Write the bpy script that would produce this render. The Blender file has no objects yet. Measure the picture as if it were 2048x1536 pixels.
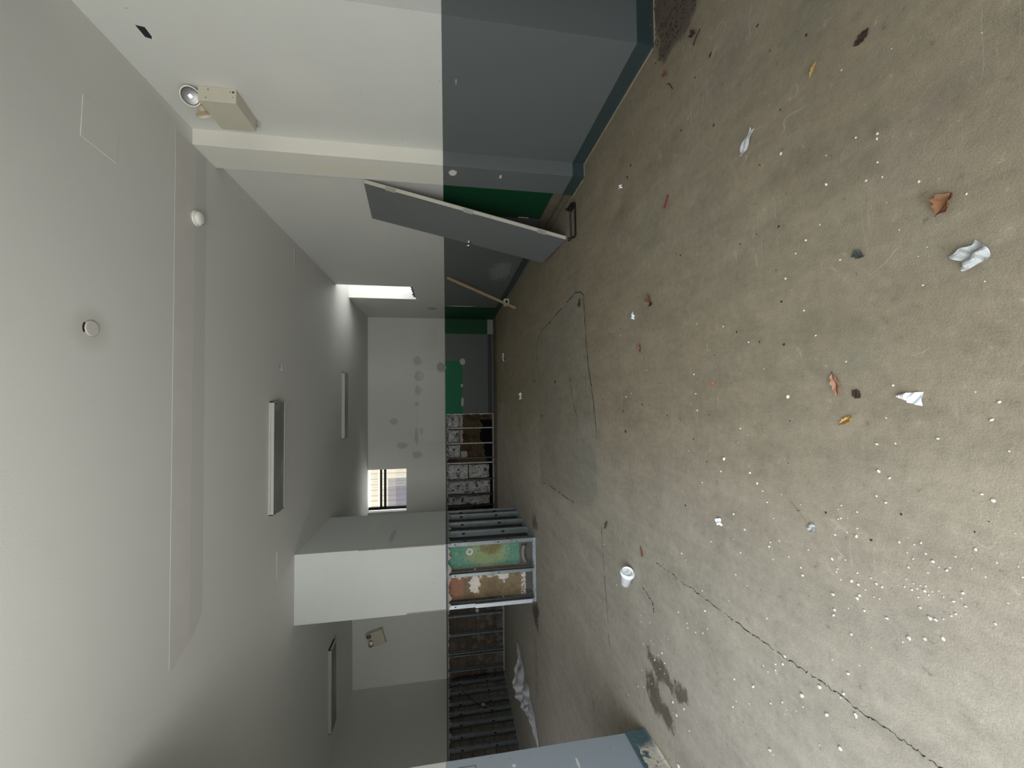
import bpy, bmesh, math, random
import numpy as np
from mathutils import Vector, Matrix
random.seed(7); rng = np.random.default_rng(7)
S = bpy.context.scene; C = S.collection
# ------------------------------------------------------------ camera
CAMP = (1.833, 9.482, 0.331, 794.9, 1.25)      # yaw, pitch, roll in degrees, focal length in px of 2048, eye height
def make_camera():
    yaw, pit, rol, f, h = CAMP
    y, p, r = map(math.radians, (yaw, pit, rol))
    fw = Vector((math.sin(y)*math.cos(p), math.cos(y)*math.cos(p), -math.sin(p)))
    rt = Vector((math.cos(y), -math.sin(y), 0)); up = rt.cross(fw)
    rt2 = rt*math.cos(r) - up*math.sin(r); up2 = up*math.cos(r) + rt*math.sin(r)
    # the phone was held on its side: picture right = world down, picture up = room right
    X, Y, Z = -up2, rt2, -fw
    cd = bpy.data.cameras.new('camera'); cd.sensor_width = 36; cd.sensor_fit = 'HORIZONTAL'
    cd.lens = f/2048*36; cd.clip_start = .02
    co = bpy.data.objects.new('camera', cd); C.objects.link(co)
    M = Matrix((X, Y, Z)).transposed().to_4x4(); M.translation = (0, 0, h)
    co.matrix_world = M; S.camera = co
make_camera()
# ------------------------------------------------------------ light: overcast daylight through the open shopfront behind the camera
FRONT_Y = -0.6; OPX = (-2.06, 0.15); OPZ = (0.0, 2.95)
W = bpy.data.worlds.new('overcast_sky'); S.world = W; W.use_nodes = True
wn = W.node_tree; wn.nodes.clear()
wo = wn.nodes.new('ShaderNodeOutputWorld'); wb = wn.nodes.new('ShaderNodeBackground')
tc = wn.nodes.new('ShaderNodeTexCoord'); sx = wn.nodes.new('ShaderNodeSeparateXYZ'); cr = wn.nodes.new('ShaderNodeValToRGB')
mr = wn.nodes.new('ShaderNodeMapRange'); mr.inputs[1].default_value = -1; mr.inputs[2].default_value = 1
wn.links.new(tc.outputs['Generated'], sx.inputs[0]); wn.links.new(sx.outputs[2], mr.inputs[0]); wn.links.new(mr.outputs[0], cr.inputs[0])
e = cr.color_ramp.elements
e[0].position = .0; e[0].color = (.84, .83, .80, 1); e[1].position = 1; e[1].color = (.93, 1.02, 1.12, 1)
for pz, c in ((.47, (.80, .79, .77, 1)), (.50, (.50, .49, .47, 1)), (.60, (.50, .50, .49, 1)), (.66, (.85, .95, 1.06, 1))):   # lit street, facades opposite, overcast sky
    q = cr.color_ramp.elements.new(pz); q.color = c
wn.links.new(cr.outputs[0], wb.inputs[0]); wb.inputs[1].default_value = 9.3; wn.links.new(wb.outputs[0], wo.inputs[0])
def portal(name, loc, size, rot, power=None):
    l = bpy.data.lights.new(name, 'AREA'); l.shape = 'RECTANGLE'; l.size, l.size_y = size
    l.energy = 1; l.cycles.is_portal = True
    o = bpy.data.objects.new(name, l); C.objects.link(o); o.location = loc; o.rotation_euler = rot
portal('shopfront_daylight', ((OPX[0]+OPX[1])/2, FRONT_Y-.12, (OPZ[0]+OPZ[1])/2), (OPX[1]-OPX[0], OPZ[1]-OPZ[0]), (math.pi/2, 0, 0))
portal('far_window_daylight', (-2.33, 10.80, 2.71), (1.08, .94), (-math.pi/2, 0, 0))
portal('alcove_window_daylight', (-4.82, 2.20, 1.1), (1.55, 1.4), (math.pi/2, 0, 0))
portal('side_window_daylight', (2.44, 7.98, 2.51), (.95, 1.34), (0, math.pi/2, 0))
S.view_settings.view_transform = 'Standard'; S.view_settings.look = 'None'; S.view_settings.gamma = 1
S.view_settings.use_curve_mapping = False; S.view_settings.exposure = 0.0
PEB = [[-0.36,1.095,0.0069],[-0.376,1.106,0.0044],[-0.367,1.046,0.0066],[-0.402,1.098,0.0075],[-0.407,1.107,0.0057],[-0.395,1.076,0.0043],[-0.418,1.047,0.0054],[-0.461,1.119,0.0095],[-0.44,1.079,0.0056],[-0.442,1.05,0.0103],[-0.419,0.932,0.0071],[-0.413,0.896,0.0048],[-0.402,0.88,0.0063],[-0.399,0.911,0.0032],[-0.441,0.914,0.0043],[-0.452,0.9,0.0053],[-0.427,0.87,0.0062],[-0.441,0.855,0.0092],[-0.544,1.133,0.0109],[-0.528,1.11,0.0032],[-0.53,1.088,0.0056],[-0.569,1.115,0.007],[-0.582,1.12,0.0057],[-0.48,0.912,0.0064],[-0.475,0.867,0.0057],[-0.555,1.052,0.006],[-0.519,0.976,0.0045],[-0.6,1.106,0.0056],[-0.588,1.07,0.0104],[-0.59,1.05,0.0096],[-0.553,1.013,0.0058],[-0.563,0.997,0.0081],[-0.565,0.982,0.0074],[-0.596,1.03,0.0053],[-0.514,0.918,0.0059],[-0.519,0.902,0.0048],[-0.541,0.941,0.0038],[-0.537,0.923,0.0059],[-0.538,0.906,0.0064],[-0.529,0.894,0.0053],[-0.517,0.886,0.0042],[-0.513,0.874,0.0057],[-0.533,0.868,0.0051],[-0.521,0.86,0.0046],[-0.512,0.846,0.0045],[-0.659,1.133,0.0115],[-0.621,1.047,0.0096],[-0.633,1.055,0.012],[-0.605,1.006,0.0058],[-0.603,0.99,0.0051],[-0.523,0.836,0.004],[-0.494,0.796,0.0081],[-0.524,0.816,0.0068],[-0.524,0.792,0.0062],[-0.553,0.812,0.0068],[-0.579,0.838,0.005],[-0.592,0.866,0.0118],[-0.59,0.854,0.0091],[-0.649,0.972,0.0096],[-0.707,1.13,0.0108],[-0.727,1.134,0.0089],[-0.679,1.085,0.0049],[-0.654,0.88,0.0098],[-0.629,0.84,0.0105],[-0.378,0.768,0.0079],[-0.394,0.732,0.0049],[-0.41,0.808,0.0053],[-0.383,0.799,0.0024],[-0.427,0.777,0.0038],[-0.436,0.753,0.0041],[-0.537,0.739,0.0063],[-0.478,0.716,0.0044],[-0.389,0.697,0.0039],[-0.41,0.691,0.0039],[-0.253,0.732,0.0104],[-0.76,1.018,0.0058],[-0.711,1.043,0.003],[-0.442,0.82,0.0049],[-0.451,0.843,0.0045],[-0.452,0.826,0.0074],[-0.317,0.699,0.0026],[-0.317,0.963,0.0084],[-1.205,1.955,0.0103],[-1.154,1.873,0.0059],[-1.225,1.95,0.0092],[-1.179,1.823,0.0097],[-1.21,1.883,0.0099],[-1.14,1.788,0.0066],[-1.394,2.138,0.01],[-1.525,2.346,0.0073],[-1.531,2.317,0.0072],[-1.519,2.213,0.0138],[-1.558,2.186,0.0114],[-1.557,2.256,0.0082],[-1.629,2.242,0.0081],[-1.625,2.194,0.008],[-1.723,2.107,0.0142],[-1.678,1.999,0.0136],[-1.766,2.073,0.0151],[-1.783,2.11,0.0066],[-1.76,1.959,0.0102],[-1.255,1.608,0.0112],[-1.209,1.497,0.0129],[-1.088,1.44,0.007],[-1.043,1.379,0.0083],[-1.066,1.38,0.0083],[-1.097,1.418,0.0062],[-1.019,1.344,0.0118],[-1.053,1.348,0.0044],[-0.984,1.334,0.0124],[-0.997,1.193,0.0153],[-1.077,1.263,0.016],[-1.345,1.602,0.0069],[-1.384,1.622,0.0095],[-1.299,1.524,0.0066],[-1.212,1.409,0.0099],[-1.165,1.352,0.0096],[-1.076,1.378,0.0053],[-1.397,1.418,0.013],[-1.402,1.402,0.0053],[-1.145,1.127,0.0138],[-1.197,1.202,0.006],[-2.029,2.063,0.0214],[-1.087,1.557,0.005],[-1.075,1.606,0.0052],[-1.204,1.385,0.0038],[-1.205,1.371,0.0045],[-1.187,1.357,0.0037],[-1.181,1.335,0.0044],[-1.22,1.4,0.0038],[-1.152,1.292,0.0057],[-1.116,1.263,0.0063],[-1.118,1.243,0.0034],[-1.203,1.342,0.0044],[-1.073,1.171,0.013],[-0.999,1.072,0.0133],[-0.96,1.109,0.0106],[-0.885,1.092,0.0105],[-0.981,1.121,0.0063],[-0.673,0.917,0.0123],[-0.694,0.934,0.0054],[-0.66,1.035,0.0089],[-0.755,1.077,0.0086],[-0.576,0.888,0.0073],[-0.562,0.821,0.0064],[-0.526,0.876,0.0093],[-0.551,0.892,0.0052],[-0.509,0.8,0.0038],[-0.667,1.075,0.0031],[-0.876,1.145,0.0064],[-0.837,1.056,0.0054],[-0.293,1.903,0.0081],[-0.269,1.731,0.0056],[-0.21,1.545,0.0059],[-0.293,1.634,0.0178],[-0.355,1.659,0.0108],[-0.328,1.48,0.0122],[-0.435,1.797,0.0087],[-0.364,1.444,0.0119],[-0.388,1.416,0.0078],[-0.381,1.326,0.0059],[-0.427,1.395,0.01],[-0.397,1.245,0.0049],[-0.527,1.584,0.0112],[-0.574,1.52,0.0116],[-0.482,1.367,0.0053],[-0.639,1.589,0.006],[-0.704,1.742,0.0093],[-0.58,1.386,0.0084],[-0.599,1.392,0.0107],[-0.56,1.344,0.0067],[-0.682,1.549,0.0084],[-0.642,1.375,0.0068],[-0.853,1.987,0.0126],[-0.89,2.087,0.0066],[-0.874,1.952,0.0072],[-0.604,1.302,0.0065],[-0.548,1.22,0.0068],[-0.245,1.307,0.0044],[-0.622,1.252,0.007],[0.536,1.187,0.0103],[0.426,1.069,0.0078],[0.505,1.23,0.007],[0.568,1.134,0.0058],[0.427,1.276,0.01],[0.452,0.9,0.0048],[0.283,0.851,0.0058],[0.197,1.163,0.0067],[0.099,1.062,0.0069],[0.258,0.729,0.004],[0.544,0.929,0.0035],[0.38,0.838,0.0038],[0.363,0.858,0.0033],[0.503,0.81,0.0063],[0.479,0.754,0.0059],[0.292,1.204,0.0077],[0.756,0.945,0.0093],[0.742,0.947,0.0079],[0.901,1.277,0.0119],[0.787,1.103,0.0057],[0.784,1.006,0.0075],[1.027,1.042,0.0062],[0.623,0.937,0.0056],[0.636,0.981,0.0081],[0.673,0.948,0.0078],[0.692,1.106,0.0113],[0.562,0.849,0.0091],[0.843,0.713,0.0034],[0.971,0.9,0.0035],[-0.011,1.281,0.0162],[0.02,0.931,0.0083],[-0.025,0.714,0.0078],[-0.066,0.728,0.0085],[-0.001,0.755,0.0041],[-0.12,0.832,0.0082],[-0.151,0.981,0.0093],[-0.144,0.932,0.0069],[-0.135,0.702,0.0049],[-0.23,0.978,0.0114],[-0.244,0.95,0.0091],[-0.304,0.987,0.0072],[-0.243,0.752,0.0069],[-0.073,0.953,0.0063],[-0.646,1.245,0.0104],[-0.789,1.582,0.0086],[-0.971,1.82,0.0073],[-0.809,1.518,0.0052],[-0.927,1.629,0.0066],[-0.888,1.415,0.0087],[-1.187,2.033,0.012],[-1.058,1.8,0.0144],[-1.434,2.463,0.0095],[-1.42,2.353,0.0091],[-1.482,2.473,0.008],[-1.615,2.302,0.0104],[-1.607,2.446,0.0095],[-1.196,3.068,0.0098],[-1.409,2.836,0.0109],[-1.788,2.47,0.0095],[-1.929,2.526,0.0113],[-1.877,2.442,0.0094],[-1.788,2.346,0.0091],[-2.092,2.676,0.0102],[0.355,1.808,0.0069],[0.479,2.811,0.0088],[0.434,2.694,0.0085],[0.103,1.842,0.009],[0.099,1.392,0.0054],[0.217,1.467,0.0098],[0.308,1.616,0.0098],[0.004,1.831,0.0089],[-0.08,1.822,0.0098],[-0.173,1.488,0.0049],[-0.275,1.96,0.0063],[-0.01,2.619,0.0123],[0.013,2.541,0.0093],[0.158,2.324,0.0074],[-0.148,1.529,0.0076]]
DRK = [[0.346,1.298,0.0125],[0.183,1.294,0.0132],[0.271,1.536,0.0119],[0.185,1.683,0.0074],[-0.228,1.862,0.011],[-0.254,2.638,0.0275],[-0.114,2.674,0.0195],[-0.061,2.394,0.0151],[-0.118,2.101,0.0145],[-0.098,1.736,0.0085],[-0.101,1.278,0.0079],[-0.14,1.411,0.0055],[0.235,2.358,0.0075],[0.483,2.684,0.0113],[-0.209,1.549,0.0076],[0.292,2.837,0.0104],[0.069,2.168,0.0092],[0.121,2.012,0.0065],[0.209,1.41,0.0102],[1.559,2.478,0.0225],[1.508,2.535,0.027],[0.633,1.3,0.0126],[0.647,1.408,0.0079],[0.472,1.318,0.0067],[0.748,1.934,0.0136],[0.642,1.5,0.0101],[0.919,1.382,0.0094],[0.886,4.649,0.0379],[0.947,4.189,0.0215],[0.746,5.248,0.0159],[0.216,5.519,0.0445],[0.162,4.448,0.0452],[0.103,3.692,0.017],[0.097,3.295,0.0255],[-0.259,5.099,0.0385],[-0.029,3.039,0.0142],[0.35,3.442,0.0106],[1.34,8.724,0.0304],[1.596,1.771,0.0128],[1.485,1.371,0.0158],[1.412,1.901,0.0157],[1.264,1.644,0.0165],[1.068,1.276,0.0096],[1.251,1.16,0.0137],[1.251,1.282,0.0059],[1.612,1.654,0.0232],[1.331,1.314,0.0091],[-0.399,1.15,0.0098],[-0.34,0.925,0.0087],[-0.44,1.008,0.0099],[-0.304,0.743,0.0041],[-0.337,0.769,0.0056],[-0.676,0.918,0.0096],[-0.326,1.759,0.0104],[-0.587,1.945,0.0145],[-0.258,1.293,0.0051]]
CR = [[[-1.014,2.269],[-1.006,2.134],[-1.008,2.049],[-1.012,1.97],[-0.998,1.905],[-1.006,1.845],[-1.0,1.779],[-0.998,1.709],[-0.998,1.66],[-1.0,1.613],[-0.997,1.554],[-0.996,1.499],[-0.993,1.459],[-0.991,1.428],[-0.994,1.375],[-0.99,1.325],[-0.986,1.278],[-0.981,1.229],[-0.975,1.179],[-0.979,1.145],[-0.968,1.124],[-0.975,1.093],[-0.977,1.055],[-0.973,1.007],[-0.97,0.974],[-0.966,0.931],[-0.967,0.9],[-0.965,0.858],[-0.965,0.835]],[[-1.133,5.188],[-1.097,4.749],[-1.074,4.317],[-1.076,4.165],[-1.05,3.633]],[[0.21,3.924],[0.105,3.863],[-0.011,3.821],[-0.139,3.749],[-0.236,3.65]],[[-1.078,3.121],[-1.251,3.098],[-1.441,3.076],[-1.623,3.044],[-1.84,3.014],[-2.019,2.994]],[[-1.242,2.435],[-1.259,2.371],[-1.278,2.317],[-1.367,2.285]]]
PATCH = [[0.927,3.453],[0.686,3.425],[0.497,3.408],[0.245,3.357],[0.071,3.292],[-0.164,3.221],[-0.455,3.178],[-0.706,3.19],[-0.877,3.209],[-1.05,3.633],[-1.076,4.165],[-1.133,5.188],[-0.732,5.308],[-0.256,5.311],[0.256,5.282],[0.389,5.334],[0.72,5.376],[0.861,5.131],[0.896,4.641],[0.967,4.024],[1.004,3.677],[0.974,3.547]]
SEAM = [[0.256,5.282],[0.389,5.334],[0.72,5.376],[0.861,5.131],[0.896,4.641],[0.967,4.024],[1.004,3.677],[0.974,3.547],[0.927,3.453],[0.686,3.425],[0.497,3.408],[0.245,3.357],[0.071,3.292],[-0.164,3.221],[-0.455,3.178]]
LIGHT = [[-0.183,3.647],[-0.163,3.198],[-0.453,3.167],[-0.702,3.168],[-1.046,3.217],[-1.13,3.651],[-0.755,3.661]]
DIRT_SHADE = [[[-1.559,2.436],[-1.561,2.36],[-1.586,2.188],[-1.581,1.983],[-1.641,1.925],[-1.668,1.996],[-1.694,2.141],[-1.713,2.336],[-1.64,2.439]],[[-1.677,2.447],[-1.719,2.391],[-1.745,2.296],[-1.78,2.24],[-1.831,2.121],[-1.932,2.11],[-1.938,2.203],[-1.938,2.316],[-1.906,2.438]],[[-3.035,5.855],[-2.858,5.459],[-2.916,5.374],[-3.118,5.474],[-3.325,5.516],[-3.274,5.67],[-3.223,5.866]],[[-2.479,3.451],[-2.587,3.359],[-2.902,3.283],[-2.981,3.378],[-2.685,3.436]],[[-1.706,5.846],[-1.669,5.514],[-1.854,5.402],[-1.971,5.759]],[[-3.367,5.773],[-3.557,5.56],[-4.157,5.444],[-4.369,5.733],[-3.7,5.793]]]  # real dirt; the streak behind the left wall end also has shade painted in
LITTER = [[2.554,2.133],[2.094,1.714],[1.966,1.739],[1.919,1.769],[1.894,1.869],[1.881,1.964],[1.945,2.064],[2.152,2.134],[2.376,2.141]]
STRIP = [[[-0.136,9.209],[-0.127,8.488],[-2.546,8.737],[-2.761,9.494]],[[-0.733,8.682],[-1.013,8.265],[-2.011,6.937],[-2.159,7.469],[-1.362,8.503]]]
ZC = 3.183; ZP = 1.262
X1, X2, X4 = 2.112, 1.988, 2.05
YA, YB, YC, YF = 2.16, 3.393, 3.719, 10.47
PX0, PX1, PY0, PY1 = -2.901, -2.004, 5.571, 7.18
XL, YL = -6.02, 8.83
# ------------------------------------------------------------ node expressions
class N:
    """little expression wrapper over shader math nodes"""
    def __init__(s, nt, v): s.nt, s.v = nt, v
    def _m(s, op, *a):
        n = s.nt.nodes.new('ShaderNodeMath'); n.operation = op
        for i, q in enumerate((s,)+a):
            q = q.v if isinstance(q, N) else q
            if isinstance(q, (int, float)): n.inputs[i].default_value = q
            else: s.nt.links.new(q, n.inputs[i])
        return N(s.nt, n.outputs[0])
    def __add__(s, o): return s._m('ADD', o)
    def __sub__(s, o): return s._m('SUBTRACT', o)
    def __mul__(s, o): return s._m('MULTIPLY', o)
    def __truediv__(s, o): return s._m('DIVIDE', o)
    def gt(s, o): return s._m('GREATER_THAN', o)
    def lt(s, o): return s._m('LESS_THAN', o)
    def mx(s, o): return s._m('MAXIMUM', o)
    def sqrt(s): return s._m('SQRT')
    def fract(s): return s._m('FRACT')
    def step(s, a, b):                      # smooth 0..1 from a to b
        n = s.nt.nodes.new('ShaderNodeMapRange'); n.interpolation_type = 'SMOOTHSTEP'
        s.nt.links.new(s.v, n.inputs[0]); n.inputs[1].default_value = min(a, b); n.inputs[2].default_value = max(a, b)
        if a > b: n.inputs[3].default_value = 1; n.inputs[4].default_value = 0
        return N(s.nt, n.outputs[0])
class Mat:
    def __init__(s, name, rough=.8, metal=0, spec=.5):
        s.m = bpy.data.materials.new(name); s.m.use_nodes = True; s.nt = s.m.node_tree
        s.b = s.nt.nodes['Principled BSDF']; s.b.inputs['Roughness'].default_value = rough
        s.b.inputs['Metallic'].default_value = metal; s.b.inputs['Specular IOR Level'].default_value = spec
        g = s.nt.nodes.new('ShaderNodeNewGeometry'); sp = s.nt.nodes.new('ShaderNodeSeparateXYZ')
        s.nt.links.new(g.outputs['Position'], sp.inputs[0]); s.pos = g.outputs['Position']
        s.X, s.Y, s.Z = (N(s.nt, sp.outputs[i]) for i in range(3))
        s.col = None
    def noise(s, scale, detail=4, rough=.6, stretch=None, obj=False):
        n = s.nt.nodes.new('ShaderNodeTexNoise'); n.inputs['Scale'].default_value = scale
        n.inputs['Detail'].default_value = detail; n.inputs['Roughness'].default_value = rough
        src = s.pos
        if obj: src = s.nt.nodes.new('ShaderNodeTexCoord').outputs['Object']
        if stretch:
            mp = s.nt.nodes.new('ShaderNodeMapping'); mp.inputs['Scale'].default_value = stretch
            if len(stretch) == 3: pass
            s.nt.links.new(src, mp.inputs[0]); src = mp.outputs[0]
        s.nt.links.new(src, n.inputs['Vector']); return N(s.nt, n.outputs[0])
    def base(s, c):
        n = s.nt.nodes.new('ShaderNodeRGB'); n.outputs[0].default_value = (*c, 1); s.col = n.outputs[0]; return s
    def over(s, fac, c):                    # paint colour c where fac
        n = s.nt.nodes.new('ShaderNodeMix'); n.data_type = 'RGBA'
        if isinstance(fac, N): s.nt.links.new(fac.v, n.inputs[0])
        else: n.inputs[0].default_value = fac
        s.nt.links.new(s.col, n.inputs[6]); n.inputs[7].default_value = (*c, 1); s.col = n.outputs[2]; return s
    def mul(s, fac_n):                      # multiply by a value
        n = s.nt.nodes.new('ShaderNodeVectorMath'); n.operation = 'SCALE'
        s.nt.links.new(s.col, n.inputs[0]); s.nt.links.new(fac_n.v, n.inputs['Scale']); s.col = n.outputs[0]; return s
    def box(s, x=None, y=None, z=None, wob=None):
        r = None
        for ax, lim in ((s.X, x), (s.Y, y), (s.Z, z)):
            if lim is None: continue
            a = ax if wob is None else ax + wob
            t = a.gt(lim[0]) * a.lt(lim[1]); r = t if r is None else r*t
        return r
    def blob(s, a, ca, ra, b, cb, rb, nz, amp=.5, soft=.15):   # irregular ellipse in two axes
        d = (((a-ca)/ra)*((a-ca)/ra) + ((b-cb)/rb)*((b-cb)/rb)).sqrt() + (nz-.5)*amp
        return d.step(1+soft, 1-soft)
    def bump(s, h, strength=.3, dist=.01):
        n = s.nt.nodes.new('ShaderNodeBump'); n.inputs['Strength'].default_value = strength; n.inputs['Distance'].default_value = dist
        s.nt.links.new(h.v, n.inputs['Height']); s.nt.links.new(n.outputs[0], s.b.inputs['Normal']); return s
    def attr(s, name):
        n = s.nt.nodes.new('ShaderNodeAttribute'); n.attribute_name = name
        sp = s.nt.nodes.new('ShaderNodeSeparateColor'); s.nt.links.new(n.outputs['Color'], sp.inputs[0])
        return [N(s.nt, sp.outputs[i]) for i in range(3)]
    def roughness(s, n): s.nt.links.new(n.v, s.b.inputs['Roughness']); return s
    def done(s):
        if s.col: s.nt.links.new(s.col, s.b.inputs['Base Color'])
        return s.m
def plain(name, c, rough=.7, metal=0, var=.12, scale=30, spec=.5, bump=0, obj=True):
    m = Mat(name, rough, metal, spec).base(c)
    nz = m.noise(scale, obj=obj); m.mul((nz-.5)*(2*var)+1)
    if bump: m.bump(nz, bump, .004)
    return m.done()
WHITE = (.64, .648, .612); GREY = (.122, .136, .134); TEAL = (.034, .053, .054); GREEN = (.003, .055, .018)
COMP = (.52, .50, .47)
# ------------------------------------------------------------ materials
def wall_mat(name, extra=None, base=WHITE, grey=GREY):
    m = Mat(name, .62, spec=.35).base(base)
    n1 = m.noise(.9, 3); n2 = m.noise(7, 5); n3 = m.noise(60, 3)
    m.mul((n1-.5)*.10+(n2-.5)*.05+1)
    edge = m.Z + (m.noise(25, 3)-.5)*.004
    m.over(edge.lt(ZP), grey)
    if extra: extra(m, n1, n2)
    m.over((m.noise(38, 2)).step(.765, .79), (.09, .09, .085))        # scattered tiny scuffs
    m.bump(n3*.5+n2, .12, .004)
    return m.done()
def ex_right(m, n1, n2):
    low = m.Z.lt(ZP)
    near = m.Y.gt(YC+.002)
    m.over(m.box(y=(YC, 4.42), z=(.15, ZP)), GREEN)
    m.over(m.box(y=(9.05, 10.6), z=(0, ZP)), (.003, .050, .018))
    m.over(m.blob(m.Y, 8.98, .05, m.Z, .9, .30, n2), (.5, .55, .52))
    # joint compound and paint touch-ups
    m.over(m.blob(m.Y, 2.95, .13, m.Z, 2.45, .22, n2, .6, .4)*.35*m.Y.lt(3.3), (.74, .70, .60))
    m.over(m.blob(m.Y, 4.02, .20, m.Z, 2.42, .16, n2, .6, .4)*.3, (.72, .70, .62))
    m.over(m.blob(m.Y, 6.4, .45, m.Z, .35, .16, m.noise(22, 4, stretch=(1, .35, 1.6)), 2.2, .3)*.28, (.45, .47, .46))
    m.over(m.blob(m.Y, 9.3, .12, m.Z, 1.55, .10, n2, .8, .5)*.6, (.2, .2, .19))
M_right = wall_mat('painted_wall_right', ex_right)
def ex_pil(m, n1, n2):
    m.over(m.blob(m.Y, 3.58, .09, m.Z, 2.05, .38, n2, .6, .3)*.55, (.72, .69, .55))
    m.over(m.blob(m.Y, 3.50, .045, m.Z, 1.18, .035, m.noise(16, 4), 1.5, .1), (.66, .67, .62))
    m.over(m.blob(m.Y, 3.5, .03, m.Z, .75, .01, n2, .5, .1), (.66, .67, .62))
M_pil = wall_mat('painted_pilaster', ex_pil, (.72, .71, .64))
def ex_near(m, n1, n2):
    m.over(m.blob(m.Y, 2.83, .20, m.Z, 2.22, .18, n2, .7, .4)*.35, (.76, .72, .64))
    m.over(m.blob(m.Y, 2.62, .03, m.Z, 1.17, .006, n2, 1.5, .1)*.5, (.55, .58, .55))
M_near = wall_mat('painted_wall_near', ex_near)
def ex_far(m, n1, n2):
    nb = m.noise(11, 3)
    low = m.Z.lt(ZP)
    m.over(m.box(x=(1.66, 2.1), z=(0, ZP)), (.004, .065, .022))
    m.over(m.box(x=(-.46, .945), z=(.815, ZP), wob=(n2-.5)*.01), (.008, .16, .075))
    m.over(m.blob(m.X, .93, .085, m.Z, .81, .07, n2, .5, .1), (.52, .50, .50))
    m.over(m.blob(m.X, -.12, .12, m.Z, .82, .035, n2, .9, .1), (.45, .46, .46))
    m.over(m.blob(m.X, .30, .04, m.Z, .83, .03, n2, .9, .1), (.45, .46, .46))
    m.over(m.blob(m.X, .78, .13, m.Z, 1.36, .12, n2, .6, .1), (.40, .38, .36))
    for cx, cz, rx, rz in ((.95, 1.97, .12, .10), (.55, 1.92, .13, .13), (.19, 1.95, .12, .085), (-.17, 1.98, .05, .055), (-.60, 2.55, .08, .10), (-1.22, 2.35, .08, .14), (-1.46, 1.98, .09, .11), (-.98, 1.99, .20, .045), (-.86, 1.87, .09, .05)):
        m.over(m.blob(m.X, cx, rx, m.Z, cz, rz, nb, 1.1, .12)*.6, (.40, .39, .37))
    frame = m.box(x=(-1.12, .70), z=(1.30, 1.93))
    m.over(frame*.25, (.78, .78, .72))
    m.over(m.box(x=(1.2, 2.0), z=(1.45, 2.2))*n1.step(.45, .6)*.3, (.55, .54, .50))
    m.over(m.box(z=(.04, .145), x=(-.43, 1.66)), (.05, .055, .055))
M_far = wall_mat('painted_wall_far', ex_far)
M_plain_wall = wall_mat('painted_drywall')
def ex_box(m, n1, n2):
    m.over(m.blob(m.Y, 6.05, .28, m.Z, 2.02, .035, m.noise(11, 4), 1.2, .25)*.6, (.42, .41, .39))
    m.over(m.blob(m.Y, 6.6, .30, m.Z, 2.35, .06, n2, .8, .4)*.4, (.76, .75, .70))
    m.over(m.blob(m.X, -2.42, .12, m.Z, 1.62, .4, n1, .9, .5)*.25, (.70, .70, .70))
    m.over(m.box(x=(PX0-.01, PX0+.022), z=(1.26, 1.78))*.8, (.22, .24, .24))
M_box = wall_mat('painted_chase_drywall', ex_box, (.67, .70, .68), (.13, .155, .17))
def ceiling_mat():
    m = Mat('painted_ceiling', .7, spec=.25).base((.65, .652, .62))
    n1 = m.noise(.7, 3); n2 = m.noise(5, 5); n3 = m.noise(90, 3)
    m.mul((n1-.5)*.08+(n2-.5)*.04+1)
    m.over(m.blob(m.X, .40, .10, m.Y, 2.54, .10, n2, .3, .6)*.45, (.45, .43, .38))
    m.over(m.blob(m.X, 1.43, .12, m.Y, 3.46, .12, n2, .3, .6)*.35, (.45, .42, .36))
    m.bump(n3+n2, .12, .004); return m.done()
M_ceil = ceiling_mat()
def strip_mat():
    m = Mat('joint_strip_paint', .7, spec=.25).base((.615, .603, .565))
    n2 = m.noise(6, 4); m.mul((n2-.5)*.12+1)
    m.over((m.Y+(n2-.5)*.05).gt(3.44)*.8, (.56, .56, .535)); m.bump(n2, .1, .004); return m.done()
M_strip = strip_mat()
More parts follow.
